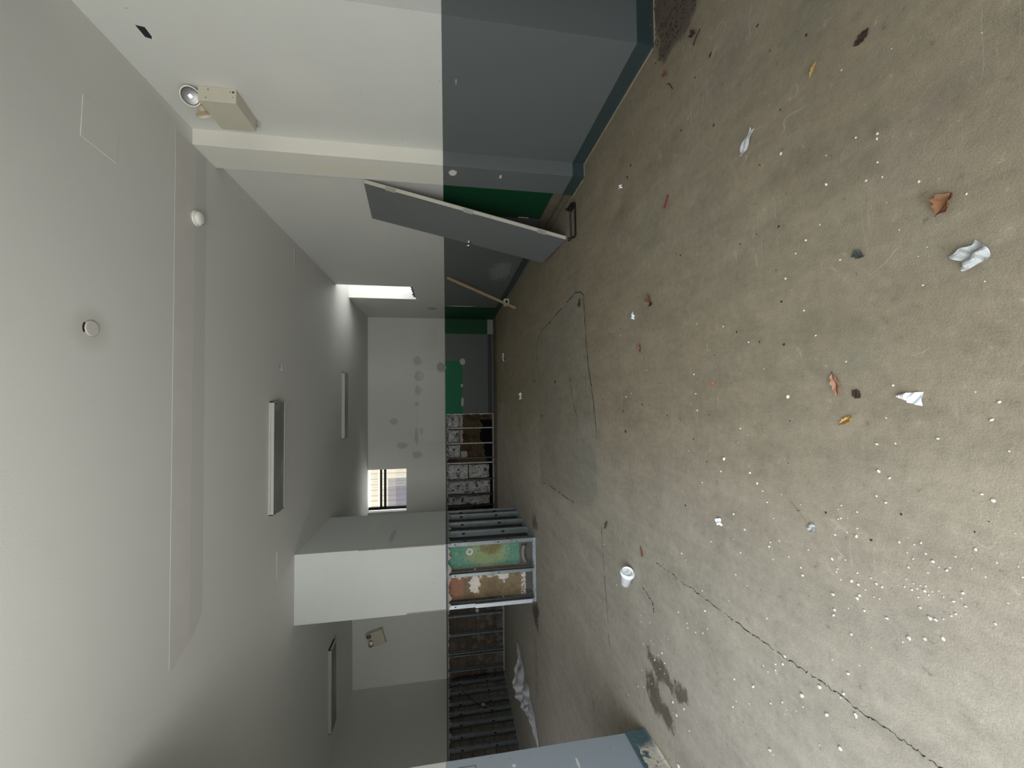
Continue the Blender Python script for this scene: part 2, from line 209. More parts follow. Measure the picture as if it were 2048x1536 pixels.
def floor_mat():
    m = Mat('worn_concrete', .78, spec=.22).base((.232, .190, .128))
    R, G, B = m.attr('stain_shade')
    big = m.noise(.55, 4, .55); mid = m.noise(3.2, 6, .65); fine = m.noise(28, 6, .7); grit = m.noise(140, 3, .7); streak = m.noise(3.0, 6, .7, stretch=(3.2, .7, 1))
    m.over(big.step(.38, .62)*.55, (.25, .217, .155))
    m.over(mid.step(.52, .68)*.35, (.20, .16, .105))
    m.over(m.noise(1.4, 4).step(.52, .66)*.40, (.180, .172, .124))
    m.over(m.noise(1.1, 4, stretch=(1.4, .8, 1)).step(.53, .66)*.30, (.225, .185, .150))
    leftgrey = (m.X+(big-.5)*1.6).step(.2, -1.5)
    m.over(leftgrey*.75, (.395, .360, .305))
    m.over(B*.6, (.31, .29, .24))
    m.over(G*.45, (.200, .190, .158))
    swirl = m.noise(2.2, 8, .78, stretch=(2.6, .55, 1)); blot = m.noise(9, 7, .75)
    m.mul((mid-.5)*.50+(fine-.5)*.55+(streak-.5)*.45+(swirl-.5)*.55+(blot-.5)*.45+1)
    g2 = m.noise(330, 2, .6); m.mul((g2-.5)*.9+1)
    m.over(mid.step(.58, .70)*blot.step(.48, .6)*.35, (.17, .115, .07))
    m.over(fine.step(.62, .70)*.40, (.42, .39, .31))
    m.over(fine.step(.37, .31)*.55, (.10, .085, .06))
    m.over(grit.step(.715, .74)*.55, (.50, .47, .40))
    m.over(grit.step(.31, .27)*.80, (.06, .05, .035))
    sc = m.noise(5.0, 3, .5, stretch=(.35, 2.6, 1)); m.over(((sc-.5)._m('ABSOLUTE')).step(.010, .002)*m.noise(2.3, 2).step(.56, .66)*.35, (.45, .42, .35))
    sc = m.noise(3.1, 2, .5, stretch=(1.6, 1.1, 1)); m.over(((sc-.5)._m('ABSOLUTE')).step(.007, .001)*m.noise(3.3, 2).step(.58, .66)*.35, (.45, .42, .35))
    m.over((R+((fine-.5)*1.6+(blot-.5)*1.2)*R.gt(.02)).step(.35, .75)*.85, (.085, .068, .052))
    m.over((R*fine).step(.72, .9)*.6, (.5, .47, .42))
    m.bump(fine*.7+grit*.5+mid, .35, .006)
    m.roughness(mid.step(.4, .6)*.2+.62)
    return m.done()
M_floor = floor_mat()
def vinyl():
    m = Mat('vinyl_cove_base', .45, spec=.45).base(TEAL); n = m.noise(14, 4); m.mul((n-.5)*.3+1)
    m.over(m.noise(55, 3).step(.70, .74)*.5, (.25, .27, .26)); return m.done()
M_vinyl = vinyl()
def chipped():
    m = Mat('chipped_baseboard', .5, spec=.45).base((.075, .13, .15)); n = m.noise(9, 5); n2 = m.noise(40, 4)
    m.over(((m.Y+(n-.5)*.2).step(2.36, 2.28))*((m.Z+(n2-.5)*.05).lt(.115))*n.step(.36, .42), (.60, .56, .48))
    m.over(n2.step(.60, .64)*m.Y.step(2.4, 2.3)*.8, (.07, .08, .09))
    m.bump(n+n2, .5, .01); return m.done()
M_chip = chipped()
M_tan = plain('raw_edge_dust', (.33, .26, .17), .9, var=.4, scale=25)
def galv():
    m = Mat('galvanised_steel', .42, .75, .5).base((.33, .375, .395)); n = m.noise(12, 5, obj=False); n2 = m.noise(70, 3)
    m.mul((n-.5)*.7+1); m.over(n2.step(.62, .68)*.5, (.42, .38, .32)); m.over(n.step(.36, .30)*.6, (.16, .11, .08))
    m.bump(n2, .15, .003); return m.done()
M_galv = galv()
def dusty():
    m = Mat('dusty_steel', .6, .35, .4).base((.36, .41, .44)); n = m.noise(30, 5); n2 = m.noise(90, 3)
    m.over(n2.step(.50, .60)*.8, (.62, .61, .57)); m.over(n.step(.42, .34)*.7, (.14, .15, .15)); return m.done()
M_dusty = dusty()
M_dark = plain('dark_slot', (.015, .015, .017), .8)
def brickback(name, a, b, c, brick=True, sc=6, wet=True):
    m = Mat(name, .9, spec=.2).base(a); n = m.noise(sc, 6, .7); n2 = m.noise(2.2, 4); n3 = m.noise(40, 4)
    m.over(n2.step(.45, .6), b); m.over((n+m.Z*-.18).step(.40, .52)*.8, c)
    m.over(n3.step(.60, .7)*.35, (.28, .25, .21)); m.mul((n3-.5)*.7+1)
    if brick:
        row = (m.Z*4.9).fract(); m.over(row.lt(.09)*.55, (.05, .045, .04))
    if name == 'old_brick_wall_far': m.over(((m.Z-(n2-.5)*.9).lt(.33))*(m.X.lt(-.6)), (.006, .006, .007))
    m.bump(n+n3*.5, .7, .02); return m.done()
M_block = brickback('old_block_wall', (.095, .075, .06), (.13, .105, .082), (.22, .20, .175))
M_block2 = brickback('old_grey_wall_left', (.27, .25, .225), (.21, .195, .175), (.36, .33, .29), sc=5)
M_brick_far = brickback('old_brick_wall_far', (.10, .075, .04), (.065, .03, .024), (.11, .09, .045), sc=9)
def core():
    m = Mat('painted_masonry_core', .8, spec=.3).base((.055, .062, .052))
    n = m.noise(9, 6, .7); n2 = m.noise(3.2, 5, .7); n3 = m.noise(38, 5, .7)
    side = m.Y.gt(5.72)
    fr = m.Y.lt(5.715)
    m.over(fr, (.23, .165, .105))
    m.over(fr*m.box(x=(-3, -2.46))*n2.step(.45, .58)*.7, (.33, .26, .14))
    m.over(fr*m.box(x=(-3, -2.46), z=(1.02, 2)), (.36, .19, .12))
    g = fr*m.box(x=(-2.405, -2.0), z=(.22, 2), wob=(n-.5)*.03)
    m.over(g, (.13, .32, .235))
    m.over(g*m.blob(m.X, -2.2, .20, m.Z, .68, .30, n, .9, .3), (.30, .38, .20))
    m.over(g*m.blob(m.X, -2.13, .10, m.Z, .62, .16, n, .8, .3), (.24, .20, .09))
    m.over(g*n3.step(.60, .68)*.3, (.45, .58, .46)); m.over(g*m.noise(15, 6, .8).step(.56, .60)*.45, (.34, .48, .38)); m.over(g*n3.step(.42, .36)*.5, (.06, .12, .09))
    m.over(fr*m.box(x=(-2.47, -2.405)), (.17, .09, .065))
    m.over(fr*m.box(x=(-2.56, -2.49))*n.step(.50, .53)*n3.step(.42, .48), (.8, .76, .70))
    m.over(fr*m.blob(m.X, -2.62, .13, m.Z, .86, .07, m.noise(17, 5), 3.4, .06), (.85, .80, .74))
    m.over(fr*m.blob(m.X, -2.56, .07, m.Z, .45, .06, m.noise(19, 5), 3.4, .06), (.85, .80, .74))
    m.over(fr*m.box(x=(-3, -2.46), z=(.12, .20), wob=(n-.5)*.06)*n3.step(.47, .5), (.78, .74, .70))
    m.over(fr*m.box(z=(-1, .20), x=(-2.42, -2)), (.17, .165, .15))
    m.over(fr*m.box(z=(-1, .13)), (.13, .125, .11))
    m.over(side*n2.step(.42, .6)*.7, (.045, .075, .06)); m.over(side*n.step(.62, .68)*.6, (.11, .085, .06))
    m.mul((n3-.5)*.5+(n-.5)*.35+1); m.bump(n3+n, .6, .012); return m.done()
M_core = core()
def foil():
    m = Mat('foil_facing', .26, .7, .6).base((.90, .92, .92)); n = m.noise(7, 3, .6); n2 = m.noise(16, 4, .6)
    m.over(n.step(.43, .36)*.7, (.08, .09, .095)); m.over(n2.step(.62, .68)*.3, (.36, .38, .38))  # dark and grey bands paint the shading of creases and folds into the foil
    m.bump(n2+n, 1.0, .10); return m.done()
M_foil = foil()
M_print = plain('printed_ink', (.02, .05, .065), .6, var=.2)
M_ink_w = plain('pale_letter', (.62, .66, .66), .6, var=.1)
M_paperw = plain('white_paper', (.78, .80, .82), .7, var=.06, bump=.2)
M_torn = plain('torn_drywall_edge', (.42, .38, .35), .95, var=.5, scale=45, bump=.6, obj=False)
M_cream_enamel = plain('cream_enamel', (.56, .53, .43), .45, var=.06, scale=12)
M_cream_dirty = plain('yellowed_plastic', (.52, .45, .30), .5, var=.15, scale=25)
M_doorface = plain('grey_door_paint', (.155, .165, .165), .5, var=.08, scale=5, bump=.05)
M_dooredge = plain('cream_door_edge', (.60, .57, .47), .6, var=.10, scale=20)
M_chrome = plain('chrome', (.75, .74, .70), .15, 1, .02)
M_hinge = plain('painted_hinge', (.45, .44, .38), .5, .3, .2, 40)
M_wood = plain('weathered_wood', (.34, .25, .16), .85, var=.35, scale=18, bump=.4)
M_board = plain('dusty_base_board', (.14, .115, .075), .85, var=.4, scale=9, bump=.3, obj=False)
M_black = plain('black_steel', (.018, .014, .013), .5, .4, .2)
M_lens = plain('prismatic_lens', (.20, .205, .18), .35, var=.05, scale=60)
M_fixture = plain('fixture_white_metal', (.48, .48, .455), .35, var=.04)
M_plastic_w = plain('white_plastic', (.80, .79, .72), .4, var=.04)
M_cup = plain('cup_paper', (.90, .92, .93), .5, var=.02)
M_peb = plain('plaster_crumb', (.72, .69, .60), .9, var=.18, scale=60, bump=.4)
M_crumb = plain('dark_crumb', (.035, .028, .02), .9, var=.4, scale=80)
M_frame = plain('dark_window_frame', (.008, .009, .010), .5, .2)
M_jamb = plain('window_jamb_plaster', (.80, .80, .78), .7, var=.08, scale=9, obj=False)
M_leafbrown = plain('dry_brown_leaf', (.20, .085, .032), .75, var=.5, scale=40)
M_leafdark = plain('dark_rotten_leaf', (.035, .018, .010), .8, var=.5, scale=50)
M_leafpink = plain('tan_leaf', (.33, .17, .09), .7, var=.4, scale=30)
M_leafyel = plain('yellow_leaf', (.40, .24, .06), .7, var=.4, scale=50)
M_leafolive = plain('crumpled_olive_leaf', (.06, .065, .045), .7, var=.5, scale=50)
M_red = plain('red_chip', (.17, .02, .01), .7, var=.3, scale=60)
M_redink = plain('red_ink', (.55, .12, .16), .7)
M_scrapfoil = plain('grey_paper_scrap', (.36, .36, .34), .6, var=.5, scale=90, bump=.6)
def sheet():
    m = Mat('clear_plastic_sheet', .22, 0, .6).base((.74, .74, .75)); m.b.inputs['Transmission Weight'].default_value = .2
    m.b.inputs['Alpha'].default_value = .75; n = m.noise(16, 5, .7); m.over(n.step(.55, .65)*.5, (.85, .85, .87)); m.bump(n, .6, .02); return m.done()
M_sheet = sheet()
def siding(name, c1, step_w):
    m = Mat(name, .8).base(c1); n = m.noise(2.5, 4, .6)
    m.mul((n-.5)*.25+1); m.over((m.X/step_w).fract().lt(.13), (c1[0]*.35, c1[1]*.33, c1[2]*.32)); return m
sd = siding('cream_siding', (.235, .208, .160), .190)
sd.over(sd.box(z=(3.55, 3.60)), (.33, .28, .22)); M_siding = sd.done()
M_siding2 = siding('mauve_siding', (.050, .046, .055), .190).done()
gl = Mat('window_glass', .05, 0, .5).base((.9, .93, .93)); gl.b.inputs['Transmission Weight'].default_value = 1; gl.b.inputs['Alpha'].default_value = .25; M_glass = gl.done()
M_pave = plain('pavement', (.35, .34, .32), .9, var=.2, scale=5, obj=False)
# ------------------------------------------------------------ mesh helpers
class MB:
    def __init__(s): s.bm = bmesh.new()
    def box(s, a, b, M=None):
        vs = [Vector((x, y, z)) for x in (a[0], b[0]) for y in (a[1], b[1]) for z in (a[2], b[2])]
        if M: vs = [M @ v for v in vs]
        v = [s.bm.verts.new(q) for q in vs]
        for f in ((0, 1, 3, 2), (4, 6, 7, 5), (0, 4, 5, 1), (2, 3, 7, 6), (0, 2, 6, 4), (1, 5, 7, 3)): s.bm.faces.new([v[i] for i in f])
        return s
    def lathe(s, prof, M=Matrix(), n=32, cap=True):
        rings = [[s.bm.verts.new(M @ Vector((r*math.cos(2*math.pi*i/n), r*math.sin(2*math.pi*i/n), z))) for i in range(n)] for r, z in prof]
        for a, b in zip(rings, rings[1:]):
            for i in range(n): s.bm.faces.new((a[i], a[(i+1) % n], b[(i+1) % n], b[i]))
        if cap: s.bm.faces.new(rings[0][::-1]); s.bm.faces.new(rings[-1])
        return s
    def tube(s, pts, r, n=8):
        pts = [Vector(p) for p in pts]; rings = []
        for i, p in enumerate(pts):
            d = (pts[min(i+1, len(pts)-1)]-pts[max(i-1, 0)]).normalized()
            u = d.cross(Vector((0, 0, 1))); u = u if u.length > .05 else d.cross(Vector((1, 0, 0))); u.normalize(); w = d.cross(u)
            rings.append([s.bm.verts.new(p+u*r*math.cos(2*math.pi*k/n)+w*r*math.sin(2*math.pi*k/n)) for k in range(n)])
        for a, b in zip(rings, rings[1:]):
            for i in range(n): s.bm.faces.new((a[i], a[(i+1) % n], b[(i+1) % n], b[i]))
        s.bm.faces.new(rings[0][::-1]); s.bm.faces.new(rings[-1]); return s
    def prism(s, pts, z0, z1, M=None):
        def mk(z): return [s.bm.verts.new((M @ Vector((p[0], p[1], z))) if M else Vector((p[0], p[1], z))) for p in pts]
        a, b = mk(z0), mk(z1); n = len(pts)
        s.bm.faces.new(a[::-1]); s.bm.faces.new(b)
        for i in range(n): s.bm.faces.new((a[i], a[(i+1) % n], b[(i+1) % n], b[i]))
        return s
    def grid(s, f, nu, nv):
        v = [[s.bm.verts.new(f(i/nu, j/nv)) for j in range(nv+1)] for i in range(nu+1)]
        for i in range(nu):
            for j in range(nv): s.bm.faces.new((v[i][j], v[i+1][j], v[i+1][j+1], v[i][j+1]))
        return s
    def build(s, name, mat, parent=None, bevel=0, smooth=False, solid=0, subd=0):
        bmesh.ops.recalc_face_normals(s.bm, faces=s.bm.faces)
        me = bpy.data.meshes.new(name); s.bm.to_mesh(me); s.bm.free()
        if smooth:
            for p in me.polygons: p.use_smooth = True
        o = bpy.data.objects.new(name, me); C.objects.link(o); me.materials.append(mat)
        if parent: o.parent = parent
        if solid: q = o.modifiers.new('thick', 'SOLIDIFY'); q.thickness = solid
        if subd: q = o.modifiers.new('sub', 'SUBSURF'); q.levels = q.render_levels = subd
        if bevel:
            q = o.modifiers.new('bev', 'BEVEL'); q.width = bevel; q.segments = 2; q.limit_method = 'ANGLE'
        return o
def struct(o): o['kind'] = 'structure'; return o
def tag(o, label, cat, group=None, kind=None):
    o['label'] = label; o['category'] = cat
    if group: o['group'] = group
    if kind: o['kind'] = kind
    return o
def empty(name, loc, label, cat, group=None, rot=(0, 0, 0)):
    o = bpy.data.objects.new(name, None); C.objects.link(o); o.location = loc; o.rotation_euler = rot; o.empty_display_size = .05
    return tag(o, label, cat, group)
# ------------------------------------------------------------ structure: floor
def floor():
    x0, x1, y0, y1, st = -6.4, 3.5, -0.75, 10.9, .03
    nx, ny = int((x1-x0)/st), int((y1-y0)/st)
    xs = np.linspace(x0, x1, nx+1); ys = np.linspace(y0, y1, ny+1); gx, gy = np.meshgrid(xs, ys, indexing='ij')
    def inside(poly, wob=.0):
        p = np.array(poly); ins = np.zeros(gx.shape, bool); j = len(p)-1
        wx = gx+wob*np.sin(gy*31+1.3*np.sin(gx*17)); wy = gy+wob*np.sin(gx*27+2*np.sin(gy*13))
        for i in range(len(p)):
            c = ((p[i, 1] > wy) != (p[j, 1] > wy)) & (wx < (p[j, 0]-p[i, 0])*(wy-p[i, 1])/(p[j, 1]-p[i, 1]+1e-9)+p[i, 0])
            ins ^= c; j = i
        return ins.astype(float)
    def blur(a, k=1):
        for _ in range(k):
            a = (a+np.roll(a, 1, 0)+np.roll(a, -1, 0)+np.roll(a, 1, 1)+np.roll(a, -1, 1))/5
        return a
    def line(pl, w):
        d = np.full(gx.shape, 9.)
        for a, b in zip(pl, pl[1:]):
            a, b = np.array(a), np.array(b); t = np.clip(((gx-a[0])*(b-a)[0]+(gy-a[1])*(b-a)[1])/((b-a)@(b-a)+1e-9), 0, 1)
            d = np.minimum(d, np.hypot(gx-a[0]-t*(b-a)[0], gy-a[1]-t*(b-a)[1]))
        return np.clip(1-d/w, 0, 1)
    R = np.zeros(gx.shape)
    for i, q in enumerate(DIRT_SHADE): R = np.maximum(R, blur(inside(q, .03), 2 if i < 2 else 4)*(.85, .85, .8, .55, .7, .45)[i])
    R = np.maximum(R, blur(inside(LITTER, .03), 2)*.95)
    R = np.maximum(R, line(SEAM, .045)*.38)
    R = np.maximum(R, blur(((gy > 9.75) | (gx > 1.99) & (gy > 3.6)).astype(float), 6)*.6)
    G = blur(inside(PATCH, .01), 1)
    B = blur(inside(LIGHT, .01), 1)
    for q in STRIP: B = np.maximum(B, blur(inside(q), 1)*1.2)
    me = bpy.data.meshes.new('floor')
    co = np.stack([gx, gy, np.zeros_like(gx)], -1).reshape(-1, 3)
    idx = np.arange((nx+1)*(ny+1)).reshape(nx+1, ny+1)
    f = np.stack([idx[:-1, :-1], idx[1:, :-1], idx[1:, 1:], idx[:-1, 1:]], -1).reshape(-1, 4)
    me.vertices.add(len(co)); me.vertices.foreach_set('co', co.ravel())
    me.loops.add(f.size); me.loops.foreach_set('vertex_index', f.ravel().astype(np.int32))
    me.polygons.add(len(f)); me.polygons.foreach_set('loop_start', np.arange(0, f.size, 4, dtype=np.int32)); me.polygons.foreach_set('loop_total', np.full(len(f), 4, np.int32))
    me.update(calc_edges=True)
    at = me.color_attributes.new('stain_shade', 'FLOAT_COLOR', 'POINT')
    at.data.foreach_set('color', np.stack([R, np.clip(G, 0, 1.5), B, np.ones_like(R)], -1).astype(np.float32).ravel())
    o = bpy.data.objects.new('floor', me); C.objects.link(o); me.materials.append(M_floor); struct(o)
    for pl, w in zip(CR+[SEAM], (.0028, .006, .008, .005, .006, .009)):          # cracks: thin dark ribbons let into the slab
        b = MB(); pts = []
        for a, c in zip(pl, pl[1:]):
            for k in range(6):
                t = k/6; pts.append(Vector((a[0]*(1-t)+c[0]*t+random.uniform(-1, 1)*.005, a[1]*(1-t)+c[1]*t+random.uniform(-1, 1)*.005, .0006)))
        prev = None
        for i, p in enumerate(pts[:-1]):
            d = (pts[i+1]-p).normalized(); n = Vector((-d.y, d.x, 0)); ww = w*random.uniform(.25, 1)
            cur = (b.bm.verts.new(p+n*ww), b.bm.verts.new(p-n*ww))
            if prev and random.random() > .12: b.bm.faces.new((prev[0], cur[0], cur[1], prev[1]))
            prev = cur
        b.build('crack', M_dark, o)
    return o
floor()
# ceiling
ce = struct(MB().box((-6.4, FRONT_Y-.2, ZC), (3.6, YF+.30, ZC+.2)).build('ceiling', M_ceil))
MB().prism([(1.985, 3.20), (1.985, 3.585), (-1.70, 3.60), (-1.80, 3.52), (-1.93, 3.26), (-1.90, 3.22)], ZC-.0015, ZC+.01).build('joint_strip', M_strip, ce, bevel=.004)
def hatch(p, name='access_patch'):
    b = MB(); n = len(p); c = Vector((sum(q[0] for q in p)/n, sum(q[1] for q in p)/n, 0))
    b.prism(p, ZC-.0025, ZC+.01)
    return b.build(name, M_ceil, ce, bevel=.0015)
hatch([(1.665, 2.456), (1.687, 2.692), (1.415, 2.688), (1.432, 2.447)])
hatch([(-1.766, 5.40), (-1.766, 5.03), (-2.069, 5.03), (-2.08, 5.50)])
MB().box((1.72, 5.50, ZC-.006), (1.955, 5.535, ZC+.01)).build('patch_tape', M_fixture, ce)
# walls
def wall(name, boxes, mat, bevel=0):
    b = MB()
    for q in boxes: b.box(*q)
    return struct(b.build(name, mat, bevel=bevel))
wall('wall_right', [((X4, YC, 0), (X4+.32, 7.504, ZC)), ((X4, 7.504, 0), (X4+.32, 8.459, 1.843)), ((X4, 8.459, 0), (X4+.32, YF+.3, ZC))], M_right)
wall('wall_right_near', [((X1, YA, 0), (3.5, YB, ZC))], M_near)
wall('wall_pilaster', [((X2, YB, 0), (3.4, YC, ZC))], M_pil, .003)
wall('wall_alcove_right', [((3.5, FRONT_Y, 0), (3.6, YB, ZC))], M_near)
wall('wall_far', [((-3.3, YF, ZP-.035), (-2.863, YF+.3, ZC)), ((-1.80, YF, ZP-.035), (X4, YF+.3, ZC)), ((-2.863, YF, ZP-.035), (-1.80, YF+.3, 2.243)), ((-.437, YF, 0), (X4, YF+.3, ZP-.035))], M_far)
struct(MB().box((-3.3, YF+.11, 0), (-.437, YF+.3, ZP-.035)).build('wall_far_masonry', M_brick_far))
wall('wall_step', [((-3.4, YL, 0), (-3.25, YF+.3, ZC))], M_plain_wall)
wall('wall_back_left', [((XL-.1, YL, ZP-.03), (-3.25, YL+.12, ZC))], M_plain_wall)
struct(MB().box((XL-.3, YL+.11, 0), (-3.25, YL+.3, ZP-.03)).build('wall_back_left_masonry', M_block))
wall('wall_left', [((XL-.12, 2.3, ZP-.03), (XL, YL, ZC))], M_plain_wall)
struct(MB().box((XL-.3, 2.3, 0), (XL-.11, YL+.11, ZP-.03)).build('wall_left_masonry', M_block2))
def near_left():
    b = MB(); b.prism([(-2.149, 2.448), (-4.05, 2.448), (-4.05, 2.25), (-2.35, 2.25), (-2.25, FRONT_Y-.15), (-2.06, FRONT_Y-.15)], 0, ZC)
    b.box((-6.3, 2.25, 0), (-5.6, 2.448, ZC)); b.box((-5.6, 2.25, 0), (-4.05, 2.448, .40)); b.box((-5.6, 2.25, 1.8), (-4.05, 2.448, ZC))
    return struct(b.build('wall_left_near', M_leftnear_daylit))
def ex_ln(m, n1, n2):
    m.over(m.box(y=(2.0, 2.396), z=(1.088, 1.205))*(m.box(y=(2.0, 2.392), z=(1.092, 1.201))*-1+1), (.05, .06, .06))
    m.over(m.blob(m.Y, 2.30, .035, m.Z, .50, .008, n2, .5, .1), (.7, .7, .68))
    m.over(m.blob(m.Y, 2.35, .012, m.Z, .87, .012, n2, .8, .1), (.7, .7, .68))
    m.over(m.noise(30, 3).step(.70, .74)*m.Z.lt(.5)*.7, (.07, .08, .10))
M_leftnear_daylit = wall_mat('painted_wall_left_near_daylit', ex_ln, WHITE, (.33, .38, .43))  # dado colour lightened and blued here to stand in for stronger daylight
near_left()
OA, OB = OPX; 
wall('wall_front', [((-2.3, FRONT_Y-.15, 0), (OA, FRONT_Y, ZC)), ((OB, FRONT_Y-.15, 0), (3.6, FRONT_Y, ZC)), ((OA, FRONT_Y-.15, OPZ[1]), (OB, FRONT_Y, ZC))], M_near)
# windows
def side_window():
    o = struct(MB().box((X4+.27, 7.50, 1.84), (X4+.275, 8.46, ZC)).build('window_1', M_glass))
    b = MB(); b.box((X4+.002, 8.453, 1.843), (X4+.30, 8.459, ZC)); b.box((X4+.002, 7.504, 1.843), (X4+.30, 7.51, ZC)); b.box((X4+.01, 7.51, 1.838), (X4+.30, 8.453, 1.849))
    b.build('window_jamb', M_jamb, o)
    b = MB()
    for k in range(7):
        y = 7.55+k*.13; b.prism([(y, 1.843), (y+.10, 1.843), (y+.09, 1.843+random.uniform(.01, .035)), (y+.02, 1.843+random.uniform(.02, .07))], 0, .02, Matrix(((0, 0, 1, X4+.03), (1, 0, 0, 0), (0, 1, 0, 0), (0, 0, 0, 1))))
    b.build('broken_edge', M_frame, o)
side_window()
def far_window():
    y = YF+.12
    o = struct(MB().box((-2.86, y+.01, 2.243), (-1.80, y+.014, ZC)).build('window_2', M_glass))
    b = MB()
    b.box((-2.83, y-.02, 2.243), (-2.76, y+.03, ZC)); b.box((-1.815, y-.02, 2.243), (-1.80, y+.03, ZC)); b.box((-2.83, y-.02, 2.243), (-1.80, y+.03, 2.256))
    b.box((-2.80, y-.02, 2.856), (-1.80, y+.03, 2.905)); b.box((-2.80, y-.02, 2.752), (-1.80, y+.03, 2.808))
    b.build('window_frame', M_frame, o)
    b = MB(); b.box((-2.863, YF+.004, 2.243), (-2.858, YF+.3, ZC)); b.box((-2.858, YF+.004, 2.243), (-1.80, YF+.3, 2.247)); b.build('window_reveal', M_jamb, o)
far_window()
# neighbouring building seen through the far window
M_blocker = plain('blocker_render', (.62, .63, .63), .9, obj=False, scale=4)  # shared by the two unseen sky blockers below
nb = empty('building', (-3.2, 14.6, 0), 'cream and mauve clad building seen through the barred far window', 'building')
MB().box((-4, 0, 3.27), (6, .3, 10)).build('upper_cladding', M_siding, nb)
MB().box((-4, 0, 0), (.37, .3, 3.27)).build('side_cladding', M_siding2, nb)
MB().box((.37, 0, 0), (6, .3, 3.27)).build('lower_cladding', M_siding, nb)
MB().box((0, 0, 0), (.3, 9, 9)).build('blocker_face', M_blocker, empty('side_sky_blocker', (5.2, 4.0, 0), 'added unseen wall outside the side window that cuts its sky light', 'light blocker'))  # unseen wall, added to cut the sky light at the side window
struct(MB().box((-6.4, FRONT_Y-.15, ZC+.2), (X4+.32, YF+.3, 9)).build('wall_upper_sky_blocker', M_blocker))  # unseen mass over the room, added to cut sky light at the windows
# baseboards
def baseboard(name, p, q, h=.105, mat=M_vinyl, t=.006, edge=True):
    p, q = Vector((*p, 0)), Vector((*q, 0)); d = (q-p); n = Vector((d.y, -d.x, 0)).normalized()
    dn = d.normalized(); M = Matrix.Translation(p) @ Matrix(((dn.x, n.x, 0, 0), (dn.y, n.y, 0, 0), (0, 0, 1, 0), (0, 0, 0, 1)))
    b = MB(); L = d.length; b.prism([(0, 0), (t*2.6, 0), (t*1.3, .008), (t, .02), (t, h), (0, h)], 0, L, M @ Matrix(((0, 0, 1, 0), (1, 0, 0, 0), (0, 1, 0, 0), (0, 0, 0, 1))))
    o = struct(b.build(name, mat))
    if edge:
        k = max(3, int(L/.05)); b = MB()
        def f(u, v):
            w = t*2.6+v*(.010+.004*math.sin(u*L*23)+.003*math.sin(u*L*61)); return M @ Vector((u*L, w, .004*(1-v)+.0008))
        b.grid(f, k, 1); b.build('dusty_joint', M_tan, o)
    return o
baseboard('baseboard_right', (X1, YB), (X1, YA))
baseboard('baseboard_pilaster', (X2, YC-.0), (X2, YB)); baseboard('baseboard_pilaster_front', (X2, YB), (X1, YB)); baseboard('baseboard_return', (X1, YA), (3.4, YA))
baseboard('baseboard_right_far', (X4, 9.05), (X4, 4.95), edge=False)
bb = baseboard('baseboard_far', (1.66, YF), (X4, YF), .15, plain('grey_trim', (.30, .29, .27)), .02, False)
baseboard('baseboard_left_near', (-2.04, FRONT_Y), (-2.149, 2.446), .14, M_chip, .010)
# ------------------------------------------------------------ torn drywall edges above the exposed studs
def torn(name, p, q, depth, seed):
    random.seed(seed); p, q = Vector(p), Vector(q); d = (q-p).normalized(); L = (q-p).length; n = Vector((-d.y, d.x, 0))
    b = MB(); x = 0; top = ZP-.028
    pts = [(0, top+.03)]; out = []
    while x < L:
        out.append((x, top-random.choice((.006, .014, .026, .045))*random.uniform(.5, 1.3))); x += random.uniform(.012, .05)
    out.append((L, top-.01)); pts = [(0, top+.008)]+out+[(L, top+.008)]
    M = Matrix.Translation((p.x, p.y, 0)) @ Matrix(((d.x, 0, n.x, 0), (d.y, 0, n.y, 0), (0, 1, 0, 0), (0, 0, 0, 1)))
    for i in range(len(out)-1):
        b.prism([(out[i][0], top+.004), out[i], out[i+1], (out[i+1][0], top+.004)], -depth, 0, M)
    random.seed(7); return struct(b.build(name, M_torn))
torn('trim_1', (PX1, PY0+.001, 0), (PX0, PY0+.001, 0), .014, 3)
torn('trim_2', (PX1-.001, PY1, 0), (PX1-.001, PY0, 0), .014, 4)
torn('trim_3', (-3.3, YL+.001, 0), (XL, YL+.001, 0), .014, 5)
torn('trim_4', (XL+.001, 2.5, 0), (XL+.001, YL, 0), -.014, 6)
torn('trim_5', (-.44, YF+.001, 0), (-3.25, YF+.001, 0), .014, 8)
# vertical torn edge at the end of the far painted wall
b = MB(); z = .03
while z < 1.22:
    h = random.uniform(.02, .07); b.box((-.437-random.uniform(.008, .028), YF+.001, z), (-.435, YF+.014, z+h)); z += h
struct(b.build('trim_6', M_jamb))
# upper box around the column
struct(MB().box((PX0, PY0, ZP-.032), (PX1, PY1, ZC)).build('wall_column_chase', M_box, bevel=.004))
# a corner bead and its patch
ch = bpy.data.objects['wall_column_chase']
MB().box((PX1-.012, PY0-.0015, ZP+.01), (PX1+.0015, PY0+.012, 2.25)).build('corner_bead', M_torn, ch)
MB().box((PX1-.010, PY0-.003, 2.26), (PX1+.003, PY0+.010, 2.40)).build('bead_end', M_galv, ch)
